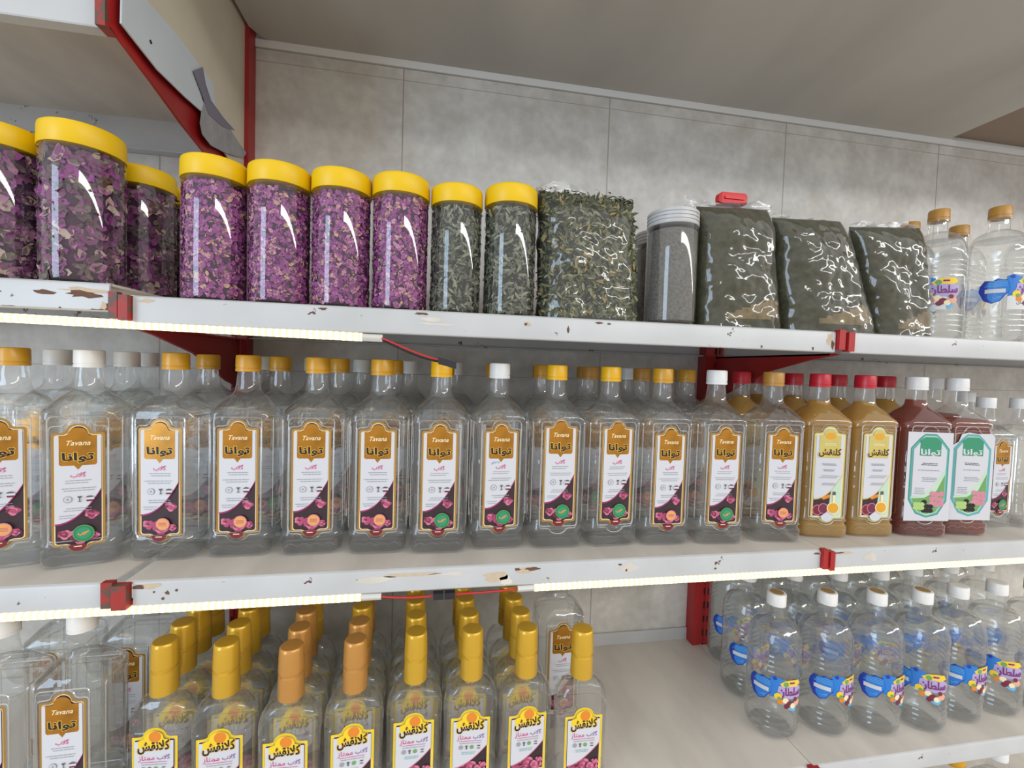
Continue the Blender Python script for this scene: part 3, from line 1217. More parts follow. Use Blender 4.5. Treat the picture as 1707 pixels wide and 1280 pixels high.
# boarded soffit over the middle bays, its near-left corner rounded
b = MB()
out = [(.016, -.16), (1.665, -.16), (1.648, D), (.045, D), (.026, D - .010), (.013, D - .034)]
n = len(out)
b.add([(x, y, .5452) for x, y in out] + [(x, y, .60) for x, y in out],
      [tuple(range(n - 1, -1, -1)), tuple(range(n, 2 * n))] + [(i, (i + 1) % n, n + (i + 1) % n, n + i) for i in range(n)], 'ceiling_paint')
tag(link('ceiling', b.mesh('ceiling', 0)), kind='structure')
b = MB()
b.box(1.668, 3.6, -.16, D, .556, .60, 'ceiling_brown')
tag(link('ceiling', b.mesh('ceiling', 0)), kind='structure')


# ------------------------------------------------------------------ shelves
def shelf(x0, x1, zt, lip, name, label, wear, y0=0.0, ext=.0098):
    """folded sheet-metal board: deck, front lip, back flange; chips and rust spots on the lip"""
    t = root(name, (x0, y0, zt), 0, label, 'shelf', 'white metal shelf boards')
    L = x1 - x0
    dp = D - y0 - .002
    b = MB()
    b.rings([[(x, .0035, 0), (x, dp, 0), (x, dp, -.003), (x, .0035, -.003)] for x in (-ext, L + ext)], 'shelf_top')
    b.box(0, L, dp - .003, dp, -lip, .028 if zt < -.5 else 0, 'shelf_white')
    b.box(0, L, dp - .020, dp - .003, -lip, -lip + .002, 'shelf_white')
    link('deck', b.mesh('deck', 30, fix=True), t)
    b = MB()
    arc = [(.0042, 0), (.0022, -.0005), (.0007, -.0018), (0, -.004)]
    pr = arc + [(0, -lip + .0015), (.0010, -lip), (.016, -lip), (.016, -lip + .002), (.003, -lip + .002), (.003, -.003), (.0042, -.003)]
    b.rings([[(x, y, z) for y, z in pr] for x in (0, L)], 'shelf_white')
    rnd = random.Random(int(abs(x0 * 100 + zt * 1000)))
    for (wx, wz, ww, wh, mat) in wear:
        pts = []
        k = 14
        for i in range(k):
            a = 2 * pi * i / k
            q = .55 + .6 * rnd.random()
            pts.append((wx - x0 + ww * q * cos(a), min(-.0035, max(-lip + .001, wz - zt + wh * q * sin(a)))))
        b.add([(u, -.0002 if mat != 'rust' else -.0003, v) for u, v in pts], [tuple(range(k))], mat)
    link('front_lip', b.mesh('front_lip', 30, fix=True), t)
    return t


W1 = [(.227, -.005, .006, .002, 'rust'), (.027, -.006, .010, .003, 'chip_primer'), (.35, -.0045, .010, .0022, 'rust'), (.365, -.012, .016, .003, 'shelf_top'), (.375, -.018, .03, .0015, 'shelf_top'),
      (.495, -.012, .006, .003, 'chip_primer'), (.492, -.012, .0025, .002, 'rust'), (.553, -.017, .0022, .0055, 'rust'), (.60, -.0055, .008, .0016, 'rust'), (.613, -.006, .004, .0016, 'rust'),
      (.86, -.0290, .002, .003, 'rust'), (.95, -.0285, .002, .003, 'rust'), (.98, -.014, .006, .012, 'chip_primer'), (.985, -.022, .003, .008, 'rust')]
W1L = [(-.075, -.002, .012, .0030, 'rust'), (-.035, -.0025, .020, .0045, 'rust'), (-.035, .002, .028, .004, 'chip_primer'), (-.012, -.018, .008, .010, 'chip_primer'), (-.010, -.019, .0045, .008, 'rust'),
       (-.02, -.0205, .012, .0020, 'rust'), (-.06, -.0205, .003, .003, 'rust'), (-.11, -.0205, .010, .0012, 'rust'), (-.12, -.004, .003, .0012, 'rust')]
W2 = [(.03, -.355, .018, .004, 'chip_primer'), (.018, -.356, .008, .003, 'rust'), (.05, -.365, .003, .003, 'rust'), (.06, -.362, .002, .002, 'rust'), (.045, -.372, .002, .002, 'rust'), (.035, -.363, .0016, .0016, 'rust'),
      (.30, -.361, .03, .006, 'shelf_top'), (.35, -.357, .05, .003, 'chip_primer'), (.40, -.358, .03, .003, 'shelf_top'), (.46, -.366, .018, .008, 'chip_primer'), (.475, -.372, .010, .009, 'shelf_top'),
      (.505, -.358, .020, .005, 'chip_primer'), (.512, -.3565, .014, .0028, 'rust'), (.492, -.3565, .005, .0022, 'rust'), (.66, -.362, .016, .009, 'shelf_top'), (.655, -.366, .0018, .0025, 'rust'), (.645, -.357, .003, .002, 'rust'),
      (.80, -.362, .0018, .003, 'rust'), (.80, -.370, .0018, .002, 'rust'), (.985, -.354, .012, .003, 'chip_primer'), (.978, -.3545, .006, .0018, 'rust')]
W2R = [(1.03, -.356, .016, .003, 'chip_primer'), (1.02, -.355, .010, .0015, 'rust'), (1.08, -.364, .016, .010, 'shelf_top')]

shelf(.012, .990, Z1, .033, 'shelf_board', 'long white metal shelf under the petal jars and powder bags, rust-spotted front lip', W1)
shelf(1.018, 2.6, Z1, .033, 'shelf_board', 'white metal shelf carrying the round bottles beside the last powder bag', [])
s1l = shelf(-1.3, -.010, .012, .033, 'shelf_board', 'white metal shelf under the large petal jars, its end badly rusted and chipped', W1L, y0=-.004, ext=0)
shelf(.012, .985, Z2, .031, 'shelf_board', 'dusty white metal shelf under the row of square bottles, peeling tape on its lip', W2)
shelf(1.006, 2.6, Z2, .031, 'shelf_board', 'white metal shelf under the amber syrup bottles', W2R)
shelf(-1.3, -.022, Z2, .031, 'shelf_board', 'white metal shelf under the first white-capped square bottle', [])
shelf(-.6, .985, Z3, .031, 'shelf_board', 'dusty grey lower shelf half empty beside the gold-capped flasks', [])
shelf(1.006, 2.6, Z3, .031, 'shelf_board', 'grey lower shelf under the round water bottles with blue labels', [])
shelf(-1.3, -.0115, .372, .066, 'shelf_board', 'white metal shelf overhead at the top corner above the large petal jars', [], ext=0)
tz = -1.075
shelf(-.6, 2.6, tz, .031, 'shelf_board', 'lowest shelf just below the picture with bottles under the grey shelf', [])


def upright(x, z0, z1, label, w, cols):
    b = MB()
    dy = .030
    y1 = D - .001
    pr = [(-w, y1), (-w, y1 - dy), (-.006, y1 - dy), (-.006, y1 - dy + .002), (.006, y1 - dy + .002), (.006, y1 - dy), (w, y1 - dy), (w, y1)]
    b.rings([[(a + x, q, z) for a, q in pr] for z in (z0, z1)], 'bracket_red')
    z = z0 + .02
    while z < z1 - .02:
        for s in cols:
            b.box(x + s - .0018, x + s + .0018, y1 - dy - .0003, y1 - dy + .001, z, z + .015, 'slot_black')
        z += .033
    return tag(link('shelf_upright', b.mesh('shelf_upright', 30)), label, 'shelf upright', 'red slotted uprights')


upright(0.0, -1.5, .80, 'red slotted steel upright against the wall beside the cream sheet', .0135, (-.009,))
upright(1.0, -1.5, .12, 'red slotted steel upright behind the round water bottles', .022, (.004, .0125))


def bracket(x, zt, label, drop=.125, lipz=.033, front=True, rusty=False, tabs=((-.012, -.001), (.003, .014)), y_front=-.006):
    t = root('shelf_bracket', (x, 0, zt), 0, label, 'shelf bracket', 'red shelf brackets')
    b = MB()
    b.prism_yz([(.004, -.036), (.012, -.034), (.30, -.034), (.316, -.034), (.316, -drop), (.27, -drop + .012), (.16, -.066), (.06, -.044)], -.0025, .0025, 'bracket_red')
    b.prism_yz([(.02, -.034), (.316, -.034), (.316, -.037), (.02, -.037)], -.0025, .012, 'bracket_red')
    link('plate', b.mesh('plate', 0, fix=True), t)
    m = 'bracket_red_rusty' if rusty else 'bracket_red'
    if front:
        for i, (a, c) in enumerate(tabs):
            b = MB()
            b.box(a, c, y_front - (.002 if i else 0), .0030, -lipz + (.002 if i else .004), -.001 + .0035 * (1 - i), m)
            link('front_tab', b.mesh('front_tab', 0), t)
    return t


bracket(-.0, Z1, 'red bracket with rusty front tabs left of the first small petal jar', rusty=True, tabs=((-.010, -.001), (.001, .011)))
bracket(1.0035, Z1, 'red bracket joining the upper shelves under the leaning powder bag')
bracket(-.003, Z2, 'dark red bracket between the lips under the first white-capped square bottle', rusty=True, tabs=((-.016, -.004), (-.004, .012)))
bracket(.9955, Z2, 'red bracket between the lips under the yellow syrup bottles', tabs=((-.010, -.001), (.001, .0095)))
bracket(.9955, Z3, 'red bracket tip in the lip of the lowest visible shelf', tabs=((-.010, -.001), (.001, .0095)))
tb = root('shelf_bracket', (0, 0, .335), 0, 'red triangular bracket at the top corner behind the hanging white sheet', 'shelf bracket', 'red shelf brackets')
b = MB()
b.prism_yz([(-.016, -.037), (.06, -.053), (.13, -.070), (.20, -.082), (.316, -.105), (.316, .17), (.01, .06), (-.02, .02)], -.0040, -.0005, 'bracket_red')
link('plate', b.mesh('plate', 0, fix=True), tb)
b = MB()
b.box(-.012, -.002, -.022, -.002, -.040, .040, 'bracket_red_rusty')
link('front_tab', b.mesh('front_tab', 0), tb)

# torn white sheet hung over the bracket
ts = root('hanging_sheet', (.004, 0, 0), 0, 'torn cream and white sheet hanging in the top corner beside the red upright', 'plastic sheet')
b = MB()
b.prism_yz([(.012, .352), (.10, .356), (.195, .352), (.205, .305), (.225, .285), (.262, .274), (.300, .278), (.335, .298), (.346, .322), (.345, .54), (.30, .60), (.01, .60), (.0, .42)], .000, .0018, 'cream_sheet')
link('sheet', b.mesh('sheet', 0, fix=True), ts)
b = MB()
b.prism_yz([(-.012, .306), (.055, .297), (.120, .300), (.178, .306), (.205, .330), (.200, .368), (.10, .372), (.012, .366), (-.010, .36)], .0022, .0042, 'flange_white')
for yy, zz in ((.040, .322), (.165, .326)):
    b.prism_yz([(yy - .003, zz), (yy, zz - .003), (yy + .003, zz), (yy, zz + .003)], .0043, .0045, 'slot_black')
link('folded_edge', b.mesh('folded_edge', 0, fix=True), ts)
b = MB()
b.prism_yz([(.160, .302), (.156, .284), (.163, .270), (.189, .266), (.229, .275), (.274, .289), (.308, .302), (.321, .316), (.29, .319), (.246, .326), (.204, .333), (.175, .335)], .0046, .0056, 'torn_grey')
b.prism_yz([(.134, .347), (.161, .370), (.170, .350), (.187, .335), (.227, .331), (.271, .332), (.227, .315), (.179, .310), (.161, .327)], .0058, .0064, 'tear_purple')
link('torn_patch', b.mesh('torn_patch', 0, fix=True), ts)


# ------------------------------------------------------------------ led strips and leads
def led(x0, x1, zc, y0, h, label, cap0, cap1):
    t = root('led_strip_light', (x0, y0, zc), 0, label, 'led strip', 'warm led strips under shelf lips')
    L = x1 - x0
    a, c = (.024 if cap0 else 0), (.026 if cap1 else 0)
    b = MB()
    pr = [(0, -h / 2), (-.0035, -h / 2), (-.006, -h / 4), (-.0068, 0), (-.006, h / 4), (-.0035, h / 2), (0, h / 2)]
    b.rings([[(x, y, z) for y, z in pr] for x in (a, L - c)], 'led_glow')
    link('tube', b.mesh('tube', 30), t)
    if cap0:
        b = MB()
        b.rings([[(x, y * .92, z * .92) for y, z in pr] for x in (0, a - .0002)], 'led_end')
        link('end_cap', b.mesh('end_cap', 30), t)
    if cap1:
        b = MB()
        b.rings([[(x, y * .92, z * .92) for y, z in pr] for x in (L - c + .0002, L)], 'led_end')
        link('end_cap', b.mesh('end_cap', 30), t)
    return t


led1 = led(-.40, .301, -.0290, .006, .0105, 'glowing warm led strip under the upper shelf lip below the petal jars', False, True)
led1.rotation_euler = (0, radians(.86), 0)
led(-1.2, .306, -.3862, .006, .0098, 'glowing warm led strip under the middle shelf lip above the gold-capped flasks', False, True)
led(.493, 2.6, -.3862, .006, .0098, 'glowing warm led strip under the middle shelf lip above the empty shelf space', True, False)


def bez(p, n=14):
    p = [Vector(q) for q in p]
    out_ = []
    for i in range(n + 1):
        t = i / n
        out_.append((1 - t) ** 3 * p[0] + 3 * t * (1 - t) ** 2 * p[1] + 3 * t * t * (1 - t) * p[2] + t ** 3 * p[3])
    return out_


t = root('strip_cable', (0, 0, 0), 0, 'red and black cable with a black plug drooping over a yellow cap', 'cable', 'led strip cables')
b = MB()
b.tube(bez([(.300, .001, -.0395), (.320, -.006, -.046), (.345, -.006, -.060), (.376, -.003, -.0655)]), .0013, 'wire_red')
link('red_wire', b.mesh('red_wire', 60), t)
b = MB()
b.tube(bez([(.300, .003, -.0415), (.320, -.003, -.050), (.345, -.003, -.064), (.376, -.001, -.0680)]), .0012, 'wire_black')
link('black_wire', b.mesh('black_wire', 60), t)
b = MB()
b.rings([[(x, y, z + dz) for y, z in ((-.006, -.0045), (.002, -.0045), (.002, .0045), (-.006, .0045))] for x, dz in ((.374, -.0665), (.386, -.0692), (.388, -.0700), (.398, -.0722))], 'connector_black')
link('plug', b.mesh('plug', 0), t)
t = root('strip_cable', (0, 0, 0), 0, 'straight red cable with black plugs linking two led strips', 'cable', 'led strip cables')
b = MB()
b.tube(bez([(.305, .002, -.3858), (.330, .0, -.3885), (.350, -.001, -.3890), (.376, .0, -.3878)]), .0014, 'wire_red')
b.tube(bez([(.404, .0, -.3875), (.43, .0, -.3870), (.47, .001, -.3872), (.494, .003, -.3866)]), .0014, 'wire_red')
link('red_wire', b.mesh('red_wire', 60), t)
b = MB()
b.tube(bez([(.404, .003, -.3888), (.43, .003, -.3880), (.47, .004, -.3882), (.494, .005, -.3876)]), .0012, 'wire_black')
link('black_wire', b.mesh('black_wire', 60), t)
for x0 in (.375, .3905):
    b = MB()
    b.box(x0, x0 + .014, -.004, .005, -.3920, -.3835, 'connector_black')
    link('plug', b.mesh('plug', 0), t)


# ------------------------------------------------------------------ jars
def scatter_side(mb, rnd, count, R, z0, z1, kind, mats, size, top=True):
    for i in range(count):
        on_top = top and rnd.random() < .10
        a = rnd.random() * 2 * pi
        if on_top:
            rr = R * math.sqrt(rnd.random())
            c = Vector((rr * cos(a), rr * sin(a), z1 + rnd.random() * .003))
            nrm = Vector((0, 0, 1))
        else:
            c = Vector((R * cos(a), R * sin(a), z0 + (z1 - z0) * rnd.random()))
            nrm = Vector((cos(a), sin(a), 0))
        c = c - nrm * rnd.random() * .0012
        flake(mb, rnd, c, nrm, kind, rnd.choice(mats), size)


def flake(mb, rnd, c, nrm, kind, mat, size):
    nrm = (nrm + .35 * Vector((rnd.gauss(0, 1), rnd.gauss(0, 1), rnd.gauss(0, 1))) * .5).normalized()
    u = nrm.cross(Vector((rnd.gauss(0, 1), rnd.gauss(0, 1), rnd.gauss(0, 1)))).normalized()
    v = nrm.cross(u)
    s = size * (.6 + .8 * rnd.random())
    if kind == 'petal':
        w = s * (.55 + .4 * rnd.random())
        k = .25 * s
        p = [(-s, 0, k), (-s * .3, w * .8, k * .4), (s * .6, w * .7, 0), (s, 0, k * 1.1), (s * .6, -w * .7, 0), (-s * .3, -w * .8, k * .4), (0, 0, -k * .3)]
        f = [(6, 0, 5), (6, 5, 4), (6, 4, 3), (6, 3, 2), (6, 2, 1), (6, 1, 0)]
    else:
        w = s * .16 + .0006
        k = .18 * s * rnd.choice((-1, 1))
        p = [(-s, -w * .3, 0), (-s * .4, -w, k), (s * .4, -w, k), (s, 0, 0), (s * .4, w, k * .6), (-s * .4, w, k * .6)]
        f = [(0, 1, 5), (1, 2, 4, 5), (2, 3, 4)]
    mb.add([c + a * u + b_ * v + q * nrm for a, b_, q in p], f, mat)


def jar_body(R, H):
    b = MB()
    b.lathe([(0, R * .80), (0, R * .88), (.002, R * .97), (.006, R), (H * .835, R), (H * .855, R * .985), (H * .868, R * .93), (H * .96, R * .93)], 'jar_clear', 56)
    return b.mesh('jar_glass', 30)


def jar_lid(R, z0, z1, mat, ribs=False):
    b = MB()
    pr = [(z0, R * .93), (z0, R * .985), (z0 + .001, R), (z1 - .004, R * .99), (z1 - .0012, R * .975), (z1, R * .94), (z1, R * .5)]
    if ribs:
        pr = [(z0, R * .93), (z0, R * .98)]
        z = z0 + .001
        while z < z1 - .005:
            pr += [(z, R), (z + .0035, R), (z + .004, R * .965), (z + .005, R * .965)]
            z += .0055
        pr += [(z1 - .002, R * .97), (z1, R * .93), (z1, R * .5)]
    b.lathe(pr, mat, 56)
    return b.mesh('lid', 40)


def contents(kind, seed, R, H, mats, count, size, core):
    b = MB()
    b.lathe([(.003, R * .86), (.006, R * .94), (H * .80, R * .94), (H * .82, R * .80)], core, 32)
    scatter_side(b, random.Random(seed), count, R * .962, .004, H * .82, kind, mats, size)
    return b.mesh('dried_' + ('petals' if kind == 'petal' else 'herb'), 0)


PET = ['petal_a', 'petal_a', 'petal_a', 'petal_b', 'petal_b', 'petal_b', 'petal_c', 'petal_d', 'petal_e']
BUD = ['bud_a', 'bud_b', 'bud_b', 'bud_c', 'bud_d', 'bud_d', 'bud_e', 'petal_a']
HRB = ['herb_a', 'herb_a', 'herb_b', 'herb_c', 'herb_d']
ME['jar'] = jar_body(.0384, .179)
ME['jar_lid'] = jar_lid(.0392, .1535, .179, 'lid_yellow')
ME['pet1'] = contents('petal', 21, .0377, .179, PET, 3600, .0032, 'core_purple')
ME['pet2'] = contents('petal', 22, .0377, .179, PET, 3600, .0032, 'core_purple')
ME['bud1'] = contents('petal', 23, .0377, .179, BUD, 850, .0066, 'core_purple')
ME['bud2'] = contents('petal', 24, .0377, .179, BUD, 850, .0066, 'core_purple')
ME['hrb1'] = contents('leaf', 25, .0377, .179, HRB, 2300, .0065, 'core_green')
ME['jlid_white'] = jar_lid(.0390, .150, .173, 'lid_clear_white', True)
b = MB()
b.lathe([(.003, .031), (.006, .0370), (.142, .0370), (.145, .031)], 'powder_grey', 40)
ME['pow_grey'] = b.mesh('powder_fill', 40)


def jar(x, y, z, fill, fname, label, group, lid='jar_lid', s=1.0, sz=1.0, rz=0.0):
    t = root('storage_jar', (x, y, z), rz, label, 'jar', group)
    t.scale = (s, s, sz)
    link('jar_wall', ME['jar'], t)
    f = link(fname, ME[fill], t)
    link('lid', ME[lid], t)
    return t


gj = 'clear yellow-lidded jars of dried petals'
jar(.0815, .046, Z1, 'pet1', 'dried_petals', 'yellow-lidded jar of purple rose petals, right beside the rusty red bracket tabs', gj)
jar(.1605, .045, Z1, 'pet2', 'dried_petals', 'yellow-lidded jar of purple rose petals, second after the rusty red bracket', gj, rz=.8)
jar(.2392, .045, Z1, 'pet1', 'dried_petals', 'yellow-lidded jar of purple rose petals, third after the rusty red bracket', gj, rz=2.4)
jar(.3180, .045, Z1, 'pet2', 'dried_petals', 'yellow-lidded jar of purple rose petals touching the first green herb jar', gj, sz=1.01, rz=3.9)
gh = 'yellow-lidded jars of green herb'
jar(.3955, .044, Z1, 'hrb1', 'dried_herb', 'shorter yellow-lidded jar of curled grey-green herb beside the last petal jar', gh, s=.935, sz=.975)
jar(.4735, .044, Z1, 'hrb1', 'dried_herb', 'yellow-lidded jar of grey-green herb beside the bag of dried leaves', gh, s=.985, sz=1.015, rz=2.0)
gb = 'yellow-lidded jars of large rosebuds'
zl = .013
jar(-.1580, .047, zl, 'bud1', 'dried_petals', 'yellow-lidded jar of faded rosebuds cut by the picture edge', gb, s=1.06, sz=1.01)
jar(-.0690, .045, zl, 'bud2', 'dried_petals', 'largest-looking yellow-lidded jar of faded rosebuds above the chipped shelf end', gb, s=1.06, sz=1.05)
jar(-.0545, .135, zl, 'bud1', 'dried_petals', 'yellow-lidded jar of dark rosebuds half hidden behind the big rosebud jar', gb, rz=1.9)
jar(-.0260, .220, zl, 'bud2', 'dried_petals', 'deepest yellow-lidded jar, a dark sliver beside the first petal jar', gb, rz=1.0)
jar(.7300, .045, Z1, 'pow_grey', 'powder_fill', 'jar of fine grey powder with a ribbed clear lid between the bags', 'grey powder jars', lid='jlid_white', s=.99)
jar(.7520, .135, Z1, 'pow_grey', 'powder_fill', 'dim clear-lidded jar standing behind the grey powder jar', 'grey powder jars', lid='jlid_white', s=.99, sz=.98)


# ------------------------------------------------------------------ bags
def pillow(mb, quad, y0, y1, mat, rnd, nx=26, nz=30, extra=0.0, noise=.0025, seed=0, grow=0.0, foot=None):
    """a stuffed bag standing on its bottom edge; quad = bottom-left, bottom-right, top-right, top-left in x,z"""
    from mathutils import noise as NZ
    bl, br, tr, tl = [Vector((q[0], 0, q[1])) for q in quad]
    front, back = [], []
    for j in range(nz + 1):
        v = j / nz
        for i in range(nx + 1):
            u = i / nx
            p = bl.lerp(br, u).lerp(tl.lerp(tr, u), v)
            e = (1 - abs(2 * u - 1) ** 3.2) ** .5
            g = (1 - max(0, 2 * v - 1) ** 3.0) ** .5
            q = e * g
            wob = NZ.noise(Vector((p.x * 22 + seed, p.z * 22, seed))) * noise * 2.2 + NZ.noise(Vector((p.x * 70 + seed, p.z * 70, seed))) * noise
            if extra:
                wob += abs(NZ.noise(Vector((p.x * 95 + seed, p.z * 80, seed * 3)))) * extra
            mid = (y0 + y1) / 2
            hf = (y1 - y0) / 2
            edge = NZ.noise(Vector((p.z * 40, seed, 0))) * .003 * abs(2 * u - 1) ** 6
            front.append((p.x + edge, mid - hf * q - wob * q - grow, p.z))
            back.append((p.x + edge, mid + hf * q + wob * q + grow, p.z))
    W = nx + 1
    f1 = [(j * W + i, j * W + i + 1, (j + 1) * W + i + 1, (j + 1) * W + i) for j in range(nz) for i in range(nx)]
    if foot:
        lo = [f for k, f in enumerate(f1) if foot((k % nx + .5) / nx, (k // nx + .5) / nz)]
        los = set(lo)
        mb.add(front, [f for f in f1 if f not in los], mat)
        mb.add(front, lo, 'fill_brown')  # browner patch low on the bag's front face
    else:
        mb.add(front, f1, mat)
    mb.add(back, [tuple(reversed(f)) for f in f1], mat)
    # stitch the rims
    N = len(front)
    rim = [i for i in range(W)] + [j * W + nx for j in range(1, nz + 1)] + [nz * W + i for i in range(nx - 1, -1, -1)] + [j * W for j in range(nz - 1, 0, -1)]
    mb.add(front + back, [(rim[k], N + rim[k], N + rim[(k + 1) % len(rim)], rim[(k + 1) % len(rim)]) for k in range(len(rim))], mat)
    return front


def bag(quad, y0, y1, fill, label, seed, leaves=False, film_top=None, tilt=0):
    t = root('herb_bag' if leaves else 'powder_bag', (0, 0, 0), 0, label, 'bag', 'clear plastic bags of ground and dried herbs')
    rnd = random.Random(seed)
    b = MB()
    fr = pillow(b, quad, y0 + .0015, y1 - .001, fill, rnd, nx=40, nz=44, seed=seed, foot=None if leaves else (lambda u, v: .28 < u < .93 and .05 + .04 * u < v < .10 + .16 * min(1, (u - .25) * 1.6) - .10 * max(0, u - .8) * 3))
    if leaves:
        for i in range(2600):
            p = Vector(rnd.choice(fr))
            q = Vector((min(.666, max(.521, p.x + rnd.gauss(0, .003))), p.y - .0005, max(.008, p.z + rnd.gauss(0, .003))))
            flake(b, rnd, q, Vector((0, -1, .1)), 'leaf', rnd.choice(['leaf_a', 'leaf_a', 'leaf_b', 'leaf_c', 'leaf_d', 'leaf_b', 'leaf_e' if rnd.random() < .5 else 'leaf_a']), .0062)
        for i in range(160):
            u = rnd.random()
            tl, tr = Vector((quad[3][0], 0, quad[3][1])), Vector((quad[2][0], 0, quad[2][1]))
            p = tl.lerp(tr, u)
            flake(b, rnd, Vector((p.x, (y0 + y1) / 2 + rnd.gauss(0, .012), p.z + rnd.random() * .004)), Vector((0, -.5, 1)), 'leaf', rnd.choice(['leaf_a', 'leaf_b', 'leaf_d']), .007)
    link('herb_fill' if leaves else 'powder_fill', b.mesh('fill', 60), t)
    b = MB()
    pillow(b, quad, y0 - .0015 if not leaves else y0 - .003, y1 + .0015, 'bag_film', rnd, nx=60, nz=66, seed=seed, grow=.0006, extra=.0012)
    link('plastic_skin', b.mesh('plastic_skin', 80), t)
    if film_top:
        from mathutils import noise as NZ
        b = MB()
        n_ = 26
        (xa, za), (xb, zb), hgt = film_top
        ym = (y0 + y1) / 2
        rings_ = []
        for j in range(7):
            row = []
            for i in range(n_ + 1):
                u = i / n_
                x = xa + (xb - xa) * u
                h = hgt[min(len(hgt) - 1, int(u * (len(hgt) - 1)))] * (1 - (u * (len(hgt) - 1)) % 1) + hgt[min(len(hgt) - 1, int(u * (len(hgt) - 1)) + 1)] * ((u * (len(hgt) - 1)) % 1)
                z = za + (zb - za) * u - .004 + h * j / 6
                row.append((x, ym + NZ.noise(Vector((x * 60, j * .5, seed))) * .010, z))
            rings_.append(row)
        v = [p for r in rings_ for p in r]
        Wd = n_ + 1
        v2 = [(x, y + .0006, z) for x, y, z in v]
        f = [(j * Wd + i, j * Wd + i + 1, (j + 1) * Wd + i + 1, (j + 1) * Wd + i) for j in range(6) for i in range(n_)]
        b.add(v, f, 'bag_film_top')
        b.add(v2, [tuple(reversed(q)) for q in f], 'bag_film_top')
        link('bag_mouth', b.mesh('bag_mouth', 80), t)
    return t


bag([(.518, .001), (.674, .001), (.659, .184), (.514, .187)], .012, .088, 'core_green', 'bulging clear bag of dried green leaves beside the grey powder jar', 31, True,
    ((.511, .187), (.655, .184), [.012, .026, .024, .010, .004, .006]))
bag([(.774, .001), (.921, .001), (.895, .196), (.770, .190)], .012, .080, 'powder_olive', 'clear bag of olive-green powder under the red clip', 32, False,
    ((.748, .192), (.905, .197), [.018, .010, .010, .010, .016, .012]))
bag([(.930, .001), (1.104, .001), (1.033, .189), (.904, .184)], .014, .078, 'powder_olive', 'clear bag of olive powder leaning right above the red bracket', 33, False,
    ((.905, .184), (1.03, .189), [.012, .006, .005, .003]))
bag([(1.112, .001), (1.232, .001), (1.206, .196), (1.062, .186)], .026, .086, 'powder_olive', 'clear bag of dark olive powder beside the round bottles', 34, False,
    ((1.065, .188), (1.20, .197), [.006, .016, .006, .012, .014, .008]))
t = root('bag_clip', (.834, .052, .208), 0, 'small red plastic clip closing the mouth of a powder bag', 'clip')
b = MB()
b.rings([[(x, y * s, z * s) for y, z in ((-.008, -.009), (.008, -.009), (.009, 0), (.008, .009), (-.008, .009), (-.009, 0))] for x, s in ((-.0255, .55), (-.022, .95), (.018, 1.0), (.023, .8))], 'clip_red')
link('jaw', b.mesh('jaw', 30), t)
b = MB()
b.box(-.018, .016, -.0105, -.0085, -.0020, .0020, 'clip_red')
link('grip', b.mesh('grip', 0), t)

# ------------------------------------------------------------------ round bottles on the upper shelf
gu = 'round water bottles on the upper shelf'
rd_bottle(1.292, .090, Z1, -.95, 'ochre', 'round clear bottle with ochre cap and white price slip beside the last powder bag', gu, slip=True)
rd_bottle(1.376, .052, Z1, -.24, 'ochre', 'round clear bottle with ochre cap and blue splash label, nearest the upper right edge', gu, slip=True)
rd_bottle(1.336, .176, Z1, .3, 'ochre', 'ochre-capped round bottle peeping from behind the price-slip bottle', gu, sc_=1.03)
rd_bottle(1.425, .150, Z1, .3, 'ochre', 'ochre-capped round bottle between and behind the two front bottles of the upper shelf', gu, sc_=1.0)
rd_bottle(1.468, .056, Z1, .4, 'ochre', 'round bottle just cut off by the right edge on the upper shelf', gu, slip=True)

# ------------------------------------------------------------------ square bottles on the middle shelf
gm = 'square rosewater bottles on the middle shelf'
FR = [(-.178, .085, 'gold', 'lab_plain'), (-.089, .083, 'white', 'lab_seal'), (.011, .092, 'gold', 'lab_plain'), (.104, .094, 'gold', 'lab_plain'), (.199, .092, 'gold', 'lab_plain'),
      (.292, .086, 'gold', 'lab_plain'), (.380, .078, 'yellow', 'lab_seal'), (.470, .085, 'white', 'lab_pen'), (.562, .080, 'yellow', 'lab_seal'), (.652, .079, 'yellow', 'lab_seal'),
      (.741, .075, 'gold', 'lab_plain'), (.835, .069, 'white', 'lab_seal'), (.941, .067, 'ochre', 'lab_plain')]
SEAL = {'lab_plain': 'round pale seal', 'lab_seal': 'green seal', 'lab_pen': 'green seal, pen mark'}
rz_ = [0.28, .28, -.02, .02, .05, .0, -.01, .02, -.02, .03, -.03, -.08, -.16]
for i, (x, y, c, lb_) in enumerate(FR):
    sq_bottle(x, y, Z2, rz_[i], c, 'sq_water', lb_, f'{c}-capped clear square bottle, {SEAL[lb_]}, {ORD[i]} in the middle shelf front row', gm,
              dz=[0, -.006, 0, 0, 0, 0, 0, 0, .008, .007, -.002, 0, 0][i])
sq_bottle(1.044, .078, Z2, -.22, 'red', 'sq_gold', 'lab_gold', 'red-capped square bottle of yellow syrup beside the last clear one in front', 'yellow syrup bottles on the middle shelf', name='syrup_bottle')
sq_bottle(1.134, .074, Z2, -.14, 'red', 'sq_gold', 'lab_gold', 'red-capped square bottle of yellow syrup beside the dark amber bottles in front', 'yellow syrup bottles on the middle shelf', name='syrup_bottle')
sq_bottle(1.233, .064, Z2, -.24, 'white', 'sq_amber_hi', 'lab_grape', 'dark amber bottle filled to the neck, square white grape label', 'amber syrup bottles on the middle shelf', name='syrup_bottle')
sq_bottle(1.322, .063, Z2, -.22, 'white', 'sq_amber', 'lab_grape_torn', 'dark amber bottle filled below its shoulder, torn white grape label', 'amber syrup bottles on the middle shelf', name='syrup_bottle')
sq_bottle(1.433, .090, Z2, .0, 'white', 'sq_water', 'lab_seal', 'short clear bottle with green seal half behind the torn-label amber bottle', gm, .875)
